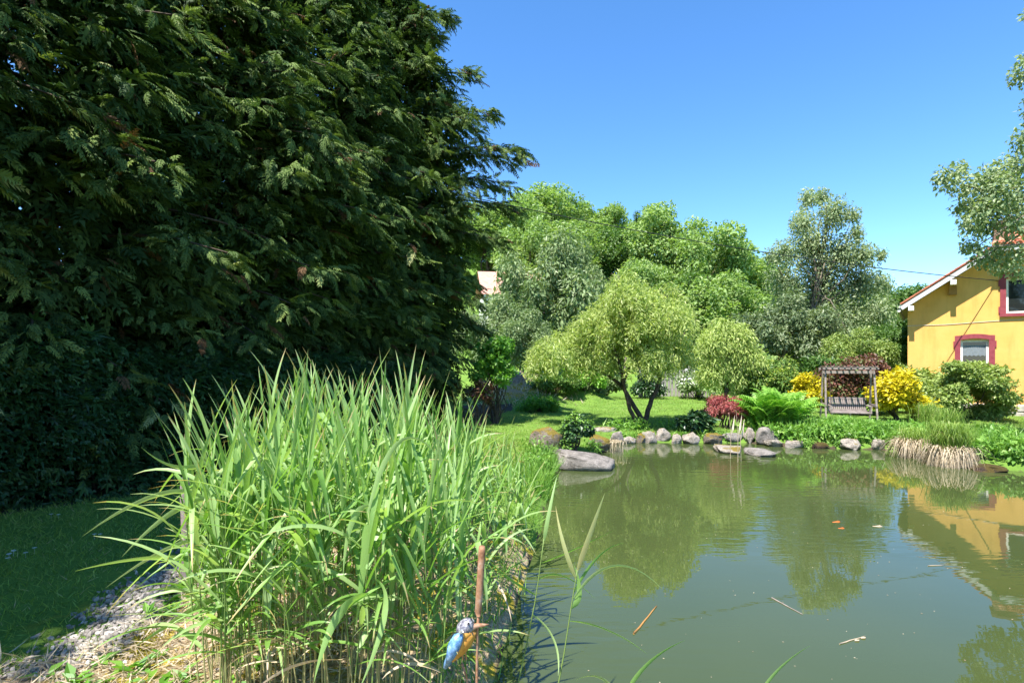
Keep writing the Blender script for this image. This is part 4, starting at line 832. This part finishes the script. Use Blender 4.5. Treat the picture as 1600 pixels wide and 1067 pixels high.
for px in (975, 994, 1011, 1050, 1068, 1100, 1128, 1164, 1190, 1262, 1300, 1318, 1355):
    q = at(px + rs.normal(0, 3), 688, 15.3 if px < 1200 else 14.2); r_ = rs.uniform(.08, .16); crown(mb, 130, [(q[0], q[1], max(.12, g1(q[0], q[1])) + r_ * .4)], [r_ * 1.4], .06, LEAF, .2, 1, .8, rs)
    k = 40; blades(mb, k, np.stack([q[0] + rs.normal(0, .12, k), q[1] + rs.normal(0, .08, k), np.full(k, .08)], -1), rs.uniform(.12, .35, k), rs, .5, kite(.06, .3, .4, 0))
tag(mb.build('bank_plants', M['cover']), kind='stuff')

# sedge tussock: green on top of a skirt of dead straw
def arch(mb, n, base, h, out_r, drop, wd, rs, var, m=0, cone=(0, 6.283)):
    st = 7; a = rs.uniform(*cone, n); t = np.linspace(0, 1, st); R_ = out_r * rs.uniform(.5, 1.15, n); H_ = h * rs.uniform(.7, 1.15, n); D_ = drop * rs.uniform(.6, 1.1, n)
    b0 = np.array(base) + np.stack([rs.normal(0, .13, n), rs.normal(0, .13, n), np.zeros(n)], -1)
    r_ = R_[:, None] * t[None] ** 1.1; z_ = H_[:, None] * np.sin(t * PI * .62)[None] - D_[:, None] * (t ** 2.2)[None]
    P = b0[:, None] + np.stack([r_ * np.cos(a)[:, None], r_ * np.sin(a)[:, None], z_], -1); sd_ = np.stack([-np.sin(a), np.cos(a), np.zeros(n)], -1)[:, None]; ww = (wd * (1 - t ** 1.5) + .0015)[None, :, None]
    V = np.stack([P - sd_ * ww / 2, P + sd_ * ww / 2], 2).reshape(-1, 3); i0 = (np.arange(n)[:, None] * st * 2 + np.arange(st - 1)[None] * 2).ravel(); mb.add(V, np.stack([i0, i0 + 1, i0 + 3, i0 + 2], -1), np.repeat(np.clip(rs.normal(*var, n), 0, 1), st - 1), m)
def tussock(name, label, px, py, Yd, ng, ns, h, r_, base_z=.35, drop=.75):
    q = at(px, py, Yd); t = empty(name, (q[0], q[1], 0)); tag(t, label, 'grass'); b = MB(); arch(b, ng, (0, 0, base_z), h, r_ * .75, h * .3, .014, rs, (.5, .2)); tag(b.build('green_leaves', M['grass'], t), kind='stuff')
    if ns: b = MB(); arch(b, ns, (0, 0, base_z), .32, r_ * .85, drop, .016, rs, (.5, .25)); tag(b.build('dead_leaves', M['strawblade'], t), kind='stuff')
    MB().tube([(0, 0, -.4), (0, 0, base_z * .6), (0, 0, base_z + .05)], [.3, .26, .12], 9).build('root_mound', M['bark'], t, True)
tussock('sedge_tussock', 'big sedge tussock with drooping straw coloured dead leaves at the right bank', 1484, 714, 11.8, 900, 1300, .66, .56, .28)
tussock('sedge_tussock', 'lower straw coloured tussock spilling left of the big sedge', 1425, 705, 12.9, 150, 700, .5, .6, .25, .6)
tussock('iris_clump', 'upright green grassy clump behind the straw tussock', 1478, 675, 14.2, 500, 0, .85, .45, .2)
tussock('iris_clump', 'grey green upright leaf clump in front of the layered shrub', 1455, 660, 15.5, 350, 0, .9, .4, .2)
b = MB(); arch(b, 160, tuple(at(958, 690, 13.6)), .12, .18, .5, .012, rs, (.6, .2)); tag(b.build('dry_tuft', M['strawblade']), 'tuft of pale dry grass hanging over the mossy ledge', 'grass')

# thin pale stalks standing in the water before the red maple
for k, (px, yt, yb) in enumerate(((1141, 645, 716), (1152, 640, 722), (1156, 655, 720))):
    Yd = EYE * FPX / (yb - HZ); b = MB(); P = np.array([at(px + k, yb + 4, Yd), at(px + 1, (yt + yb) / 2, Yd), at(px - 2, yt, Yd)]); b.tube(P, [.008, .007, .003], 5); scatter(b, kite(.1, .3, .3, 0), P[1:2], frames(np.array([[.3, 0, 1.]]), np.array([[0, -1., .2]])), np.array([.5]), np.array([.8]))
    tag(b.build('dry_stalk', M['strawblade']), 'thin pale dry stalk standing in the water before the red maple', 'stalk', 'pale stalks in the water')

# ------------------------------------------------------------------ reed bed
def leaf_blade(L_, Wd, a0, bend, kink=0, twist=0., seed=0):
    n = 11; t = np.linspace(0, 1, n); ang = a0 - bend * t ** 1.4 - (kink * sst(.38, .5, t)); st = L_ / (n - 1); x = np.concatenate([[0], np.cumsum(np.cos(ang[:-1]) * st)]); z = np.concatenate([[0], np.cumsum(np.sin(ang[:-1]) * st)])
    w = Wd * np.minimum(1, .45 + t * 3.2) * (1 - t ** 2.3) ** .9 + .0008; tw = twist * t; nx_, nz2 = -np.sin(ang), np.cos(ang); V = []
    for j in range(n):
        for k, fo in ((-1, .16), (0, 0), (1, .16)):
            lx, up = k * w[j] / 2 * math.cos(tw[j]), fo * w[j] + k * w[j] / 2 * math.sin(tw[j]); V.append((x[j] + nx_[j] * up, lx, z[j] + nz2[j] * up))
    F = [(j * 3 + k, j * 3 + k + 1, j * 3 + k + 4, j * 3 + k + 3) for j in range(n - 1) for k in (0, 1)]
    return MB().add(V, F, .5)
rr = np.random.default_rng(9)
def lf(L_, W_, a0, bend, kink=0):
    me = leaf_blade(L_, W_, a0, bend, kink, rr.normal(0, .5)).data('leaf', M['reed'], True); v = np.full(len(me.polygons), rr.uniform(.15, .78), np.float32); v[-3:] = rr.uniform(.7, 1.0); v[-1] = 1; me.attributes['var'].data.foreach_set('value', v); return me
UP = [lf(rr.uniform(.42, .62), rr.uniform(.026, .037), rr.uniform(1.2, 1.42), rr.uniform(.0, .35)) for _ in range(12)]
MID = [lf(rr.uniform(.42, .66), rr.uniform(.028, .042), rr.uniform(.75, 1.15), rr.uniform(.4, 1.5)) for _ in range(14)] + [lf(rr.uniform(.5, .7), .045, 1.2, .5, rr.uniform(1.2, 2.2)) for _ in range(9)]
LOW = [lf(rr.uniform(.36, .6), rr.uniform(.025, .037), rr.uniform(.35, .85), rr.uniform(.5, 1.7)) for _ in range(14)]
DEAD = []
for _ in range(6):
    me = leaf_blade(rr.uniform(.3, .5), rr.uniform(.018, .028), rr.uniform(-.3, .6), rr.uniform(.9, 1.8), 0, rr.normal(0, 1.2)).data('leaf', M['strawblade'], True); DEAD.append(me)
STEMS = []
for k in range(6):
    b = MB(); z = np.linspace(0, 1, 9); P = np.stack([.02 * np.sin(z * 2 + k), .02 * np.sin(z * 3 + k * 2), z], -1); P[:, :2] -= P[0, :2]; b.tube(P, np.linspace(.0052, .002, 9), 5)
    nf_ = 8 * 5; v = np.full(len(b.data('x', M['reedstem']).polygons), .5, np.float32); me = b.data('stem', M['reedstem'], True); v[:] = rr.uniform(.1, .5); v[:15] = rr.uniform(.75, 1.0); me.attributes['var'].data.foreach_set('value', v); STEMS.append((me, P))
for me in list(bpy.data.meshes):
    if me.name.startswith('x') and me.users == 0: bpy.data.meshes.remove(me)
RL = 'tall green reed with long arching leaves in the dense reed bed at the pond edge'
def reed(x, y, h, rs, label=RL, group='reeds in the bed beside the pond', nl=None, lean=(0, 0), bias=None, lo=.4):
    z = max(g1(x, y), -.3) - .03; t = empty('reed', (x, y, z), rs.uniform(0, 6.28)); tag(t, label, 'reed', group); ax, ay = rs.normal(lean[0], .045), rs.normal(lean[1], .045); t.rotation_euler.x = ax; t.rotation_euler.y = ay
    t.rotation_mode = 'ZXY'
    me, P = STEMS[rs.integers(6)]; s = link('stem', me, t); s.scale = (1, 1, h); nl = nl or rs.integers(6, 9); a = rs.uniform(0, 6.28)
    for k in range(nl):
        f = lo + (1 - lo) * (k + rs.uniform(-.2, .2)) / (nl - 1); f = min(f, .985); src = DEAD if k == 0 and rs.random() < .4 else LOW if f < .55 else MID if f < .86 else UP; o = link('leaf', src[rs.integers(len(src))], t); q = np.array([np.interp(f, P[:, 2], P[:, j]) for j in (0, 1)])
        o.location = (q[0], q[1], f * h); o.rotation_euler = (0, 0, a + k * PI + rs.normal(0, .5)); sc = rs.uniform(.8, 1.2) * (.8 + .2 * min(h, 1.9) / 1.9); o.scale = (sc, sc * rs.uniform(.55, 1.12), sc)
rs = np.random.default_rng(2024); cnt = 0
while cnt < 298:
    y = 2.75 + 3.9 * rs.random() ** 1.7; edge = np.interp(y, [2.4, 3.6, 5, 7.3, 9], [-.35, -.2, .0, .35, .55]); wdt = np.interp(y, [2.75, 3.4, 4.6, 6, 8.2], [1.35, 1.7, 1.9, .75, .3]); x = edge - .02 - wdt * rs.random() ** .8
    if x / y < -.565: continue
    h = np.interp(y, [2.7, 4, 5.2, 6.5, 8.2], [1.35, 1.46, 1.36, .95, .66]) * rs.uniform(.82, 1.08) + .12 * max(0, .2 - abs(x + 1) * .2)
    h *= np.interp(x / y, [-.5, -.4, -.2, 0], [.93, 1.04, 1.0, .74])
    if y > 3.7 and x > edge - .35 and rs.random() < .5: continue
    side = (x - edge + wdt * .5) / (wdt * .5 + .1)
    reed(x, y, h, rs, lean=(rs.normal(0, .03), .0 + .09 * side)); cnt += 1

# single reeds leaning over the open water
def custom_reed(label, stem, leaves, r=.005):
    t = empty('reed', tuple(stem[0])); B0 = np.array(stem[0]); tag(t, label, 'reed'); P = np.array(stem) - B0; ti = np.linspace(0, 1, 9); Pi = np.stack([np.interp(ti, np.linspace(0, 1, len(P)), P[:, j]) for j in range(3)], -1); MB().tube(Pi, np.linspace(r, r * .5, 9), 6).build('stem', M['reedstem'], t, True)
    for pts, wd in leaves:
        Q = np.array(pts) - B0; n = 12; u = np.linspace(0, 1, n)
        q0, q1, q2 = Q[0], (Q[1] * 2 - (Q[0] + Q[-1]) / 2) if len(Q) == 3 else (Q[0] + Q[-1]) / 2, Q[-1]
        c = ((1 - u) ** 2)[:, None] * q0 + (2 * u * (1 - u))[:, None] * q1 + (u ** 2)[:, None] * q2; d = nrm(np.gradient(c, axis=0)); s = nrm(np.cross(d, np.array([.25, .9, .6]))); w = (wd * np.minimum(1, .4 + u * 3) * (1 - u ** 2.2) + .001)[:, None]
        up = np.cross(s, d); V = np.stack([c - s * w / 2 + up * w * .15, c, c + s * w / 2 + up * w * .15], 1).reshape(-1, 3); F = [(j * 3 + k, j * 3 + k + 1, j * 3 + k + 4, j * 3 + k + 3) for j in range(n - 1) for k in (0, 1)]
        MB().add(V, F, rr.uniform(.35, .95)).build('leaf', M['reed'], t, True)
def w3(Yd): return lambda px, py, dy=0: at(px, py, Yd + dy)
w = w3(3.0)
custom_reed('single reed leaning right over the water with one tall upright leaf', [w(862, 1120), w(880, 1030), w(893, 945), w(902, 890)],
    [((w(902, 892), w(922, 835, -.05), w(945, 770, -.1)), .03), ((w(900, 905), w(880, 850), w(868, 790, .1)), .028), ((w(896, 935), w(960, 884, -.1), w(1035, 920, -.2)), .02), ((w(897, 925), w(935, 870, .05), w(975, 848, .1)), .018), ((w(890, 970), w(950, 985, -.2), w(1012, 1022, -.3)), .022), ((w(893, 950), w(905, 925), w(896, 880)), .035)])
w = w3(3.15)
custom_reed('dark slender reed standing in the water left of the leaning reed', [w(800, 1110), w(822, 1010), w(838, 930), w(850, 840)],
    [((w(850, 845), w(858, 800), w(870, 745, .1)), .024), ((w(838, 930), w(790, 900), w(760, 870)), .022), ((w(832, 960), w(865, 1000, -.1), w(872, 1055, -.2)), .024), ((w(845, 880), w(890, 862, .1), w(960, 828, .2)), .018), ((w(842, 905), w(880, 900), w(930, 935, -.1)), .018)])
w = w3(2.6)
custom_reed('reed whose thin leaf tip pokes up from the bottom edge over the water', [w(930, 1250), w(960, 1130), w(978, 1080)], [((w(978, 1085), w(1015, 1035), w(1070, 1000)), .024), ((w(970, 1100), w(940, 1060), w(900, 1062)), .024)])
custom_reed('rightmost reed leaf tip rising from the bottom edge over open water', [w(1120, 1300), w(1160, 1160), w(1185, 1085)], [((w(1185, 1090), w(1218, 1045), w(1266, 1008)), .02)])
w = w3(2.7)
custom_reed('front reed with broad pale leaves bending to the lower left of the ornament', [w(560, 1300), w(580, 1100), w(590, 900), w(575, 800)],
    [((w(572, 820), w(570, 860), w(555, 985)), .06), ((w(588, 930), w(530, 960, -.1), w(490, 1067, -.2)), .055), ((w(586, 905), w(600, 960, -.1), w(560, 1080, -.2)), .042), ((w(576, 790), w(548, 820), w(536, 900)), .034), ((w(575, 800), w(625, 690), w(690, 720)), .026)])
w = w3(3.0)
custom_reed('outer left reed whose long leaves arch far over the gravel path', [w(352, 1150), w(345, 1000), w(340, 850), w(330, 700)],
    [((w(342, 880), w(240, 872, -.1), w(117, 892, -.2)), .04), ((w(336, 800), w(260, 770), w(128, 838)), .04), ((w(335, 780), w(270, 800), w(190, 870)), .036), ((w(331, 720), w(275, 730), w(220, 698)), .036), ((w(343, 930), w(290, 960), w(210, 1010)), .045), ((w(340, 860), w(280, 850), w(165, 918)), .034), ((w(330, 705), w(310, 640), w(285, 590)), .034), ((w(348, 1000), w(300, 930), w(225, 925)), .04)])

# ------------------------------------------------------------------ kingfisher stake, post, fish, floating bits
Yk = 2.55; kq = at(746, 1067, Yk)
def kingfisher():
    t = empty('kingfisher_ornament', tuple(kq)); tag(t, 'blue and orange kingfisher ornament fixed to a rusty bulrush stake among the reeds', 'ornament'); L_ = lambda px, py, dy=0: at(px, py, Yk + dy) - kq
    MB().tube([L_(744, 1230), L_(745, 1067), L_(746, 980), L_(748, 960)], .0065, 8).build('stake', M['rust'], t, True)
    P = np.array([L_(748, 962), L_(747, 955), L_(749, 930), L_(751, 895), L_(753, 862), L_(753, 853)]); MB().tube(P, [.01, .016, .017, .0165, .017, .014], 12).build('bulrush_head', M['rust'], t, True)
    MB().tube([L_(736, 1130, .02), L_(730, 1060, .02), L_(722, 1036)], .005, 6).build('support_rod', M['rust'], t, True)
    def body(pts, rad, k=14, sq=1.0):
        return MB().tube(pts, rad, k)
    body([L_(700, 1036), L_(706, 1026), L_(716, 1012), L_(726, 998), L_(734, 988), L_(738, 982)], [.008, .024, .04, .042, .034, .026]).build('body', M['orange'], t, True)
    body([L_(738, 968, -.004), L_(735, 972, -.004), L_(729, 978, -.004), L_(721, 984, -.004), L_(716, 988, -.004)], [.012, .03, .037, .033, .016]).build('head', M['greyblue'], t, True)
    MB().tube([L_(735, 981, -.012), L_(745, 977, -.01), L_(757, 976, -.006), L_(764, 975)], [.016, .012, .007, .002], 8).build('beak', M['rust'], t, True)
    MB().tube([L_(718, 994, -.014), L_(726, 990, -.014), L_(735, 985, -.014)], [.02, .03, .02], 10).build('cheek', M['orange'], t, True)
    ey = MB().tube([L_(732, 974, -.052), L_(732, 974, -.03)], [.004, .0055], 8).build('eye', M['cable'], t, True)
    MB().tube([L_(722, 985, -.05), L_(718, 989, -.05)], [.011, .006], 8).build('neck_patch', M['white_paint'], t, True)
    wg = MB(); wp = [L_(723, 990, -.028), L_(716, 996, -.042), L_(709, 1010, -.046), L_(704, 1024, -.038), L_(697, 1041, -.02)]; wg.tube(wp, [.01, .026, .03, .022, .004], 10); wg.build('wing', M['blue'], t, True)
    tl = MB(); tl.tube([L_(706, 1022, -.004), L_(700, 1034, -.004), L_(695, 1043, -.004)], [.022, .018, .01], 8); tl.build('tail', M['blue'], t, True)
    for dx in (0, 5): MB().tube([L_(722 + dx, 1014, -.015), L_(724 + dx, 1030, -.01)], .004, 5).build('foot', M['rust'], t, True)
kingfisher()
q = at(291, 905, 5.0); b = MB(); zz = np.linspace(-.2, .92, 7); b.tube(np.stack([.008 * np.sin(zz * 5), .008 * np.cos(zz * 4), zz], -1), [.05, .049, .047, .048, .046, .045, .038], 10); o = b.build('wooden_post', M['oldwood'], None, True); o.location = (q[0], q[1], g1(q[0], q[1])); tag(o, 'weathered wooden post beside the gravel at the left of the reeds', 'post')

def fish(label, px, py, mat, L_, rz):
    Yd = EYE * FPX / (py - HZ); q = at(px, py, Yd); t = empty('koi_fish', (q[0], q[1], -.017 if mat == 'fish_orange' else -.024), rz); tag(t, label, 'fish'); x = np.linspace(-.5, .5, 12); w_ = .1 * np.sin(PI * np.clip((x + .5) ** .8, 0, 1)) ** .8 + .012; b = MB(); a = np.arange(10) / 10 * 2 * PI
    V = np.stack([np.repeat(x[:, None], 10, 1), np.outer(w_, np.cos(a)), np.outer(w_ * .7, np.sin(a))], -1) * L_; V[..., 1] += .03 * L_ * np.sin(x * 5)[:, None]
    i0 = (np.arange(11)[:, None] * 10 + np.arange(10)[None]); i1 = (np.arange(11)[:, None] * 10 + (np.arange(10)[None] + 1) % 10); b.add(V.reshape(-1, 3), np.stack([i0, i1, i1 + 10, i0 + 10], -1).reshape(-1, 4)); b.add(V[0], [list(range(10))]); b.add(V[-1], [list(range(10))]); b.build('body', M[mat], t, True)
    tb_ = MB(); TV = np.array([(.47, 0, .0), (.68, .14, .022), (.62, 0, .015), (.68, -.14, .022), (.47, 0, -.02), (.68, .14, .0), (.62, 0, .0), (.68, -.14, .0)]) * L_; tb_.add(TV, [(0, 1, 2), (0, 2, 3), (4, 6, 5), (4, 7, 6)]); tb_.add(TV, [(0, 4, 5, 1), (3, 7, 4, 0), (1, 5, 6, 2), (2, 6, 7, 3)]); tb_.build('tail_fin', M[mat], t)
    f = MB(); f.add(np.array([(-.12, -.008, .07), (.18, -.008, .06), (.06, 0, .125), (-.12, .008, .07), (.18, .008, .06)]) * L_, [(0, 1, 2), (4, 3, 2), (0, 2, 3), (1, 4, 2)]); f.build('back_fin', M[mat], t)
fish('bright orange koi at the surface, farther of the touching pair', 1308, 815, 'fish_orange', .27, .1)
fish('orange koi with paler tail, nearer of the touching pair', 1315, 825, 'fish_orange', .24, -.15)
fish('pinkish koi swimming alone right of the orange pair', 1372, 822, 'fish_pale', .34, -.3)
fish('pale whitish koi in the near water below the floating twig', 1446, 1018, 'fish_pale', .12, -.9)
def stick(name, label, a, b, r, mat):
    pts = []
    for px, py in (a, b): Yd = EYE * FPX / (py - HZ); q = at(px, py, Yd); pts.append((q[0], q[1], .004))
    p0, p1 = np.array(pts); P = limb_path(p0, p1, np.random.default_rng(int(a[0])), 6, .012); P[:, 2] = .004; tag(MB().tube(P, np.linspace(r, r * .5, 6), 6).build(name, M[mat], None, True), label, 'stick')
stick('floating_stick', 'pale brown reed stick floating left of the birch reflection', (990, 990), (1026, 947), .009, 'brown_wood')
stick('floating_stick', 'thin pale twig floating beside the cable reflection', (1206, 934), (1254, 960), .006, 'oldwood')
stick('floating_stick', 'short twig floating in the near water among leaf bits', (1312, 1006), (1352, 994), .006, 'strawblade')
stick('floating_stick', 'short pale straw floating near the house reflection', (1450, 884), (1474, 883), .005, 'strawblade')
for px, py in ((1335, 1002), (1345, 998)):
    Yd = EYE * FPX / (py - HZ); q = at(px, py, Yd); b = MB(); scatter(b, kite(.5, .5, .02, .03), np.array([[0, 0, .006]]), frames(np.array([[1., .4, 0]]), np.array([[0, 0, 1.]])), np.array([.06]), np.array([.6])); o = b.build('floating_leaf', M['strawblade']); o.location = (q[0], q[1], 0)
    tag(o, 'curled dry leaf floating on the near water by the short twig', 'leaf', 'dry leaves floating on the near water')
rs = np.random.default_rng(5); b = MB(); n = 320; x = rs.uniform(.5, 9, n); y = rs.uniform(3.2, 9, n); scatter(b, kite(.7, .5, .0, .0), np.stack([x, y, np.full(n, .003)], -1), frames(np.stack([rs.normal(size=n), rs.normal(size=n), np.zeros(n)], -1), np.tile([0, 0, 1.], (n, 1))), rs.uniform(.006, .018, n), rs.random(n))
tag(b.build('floating_specks', M['strawblade']), kind='stuff')
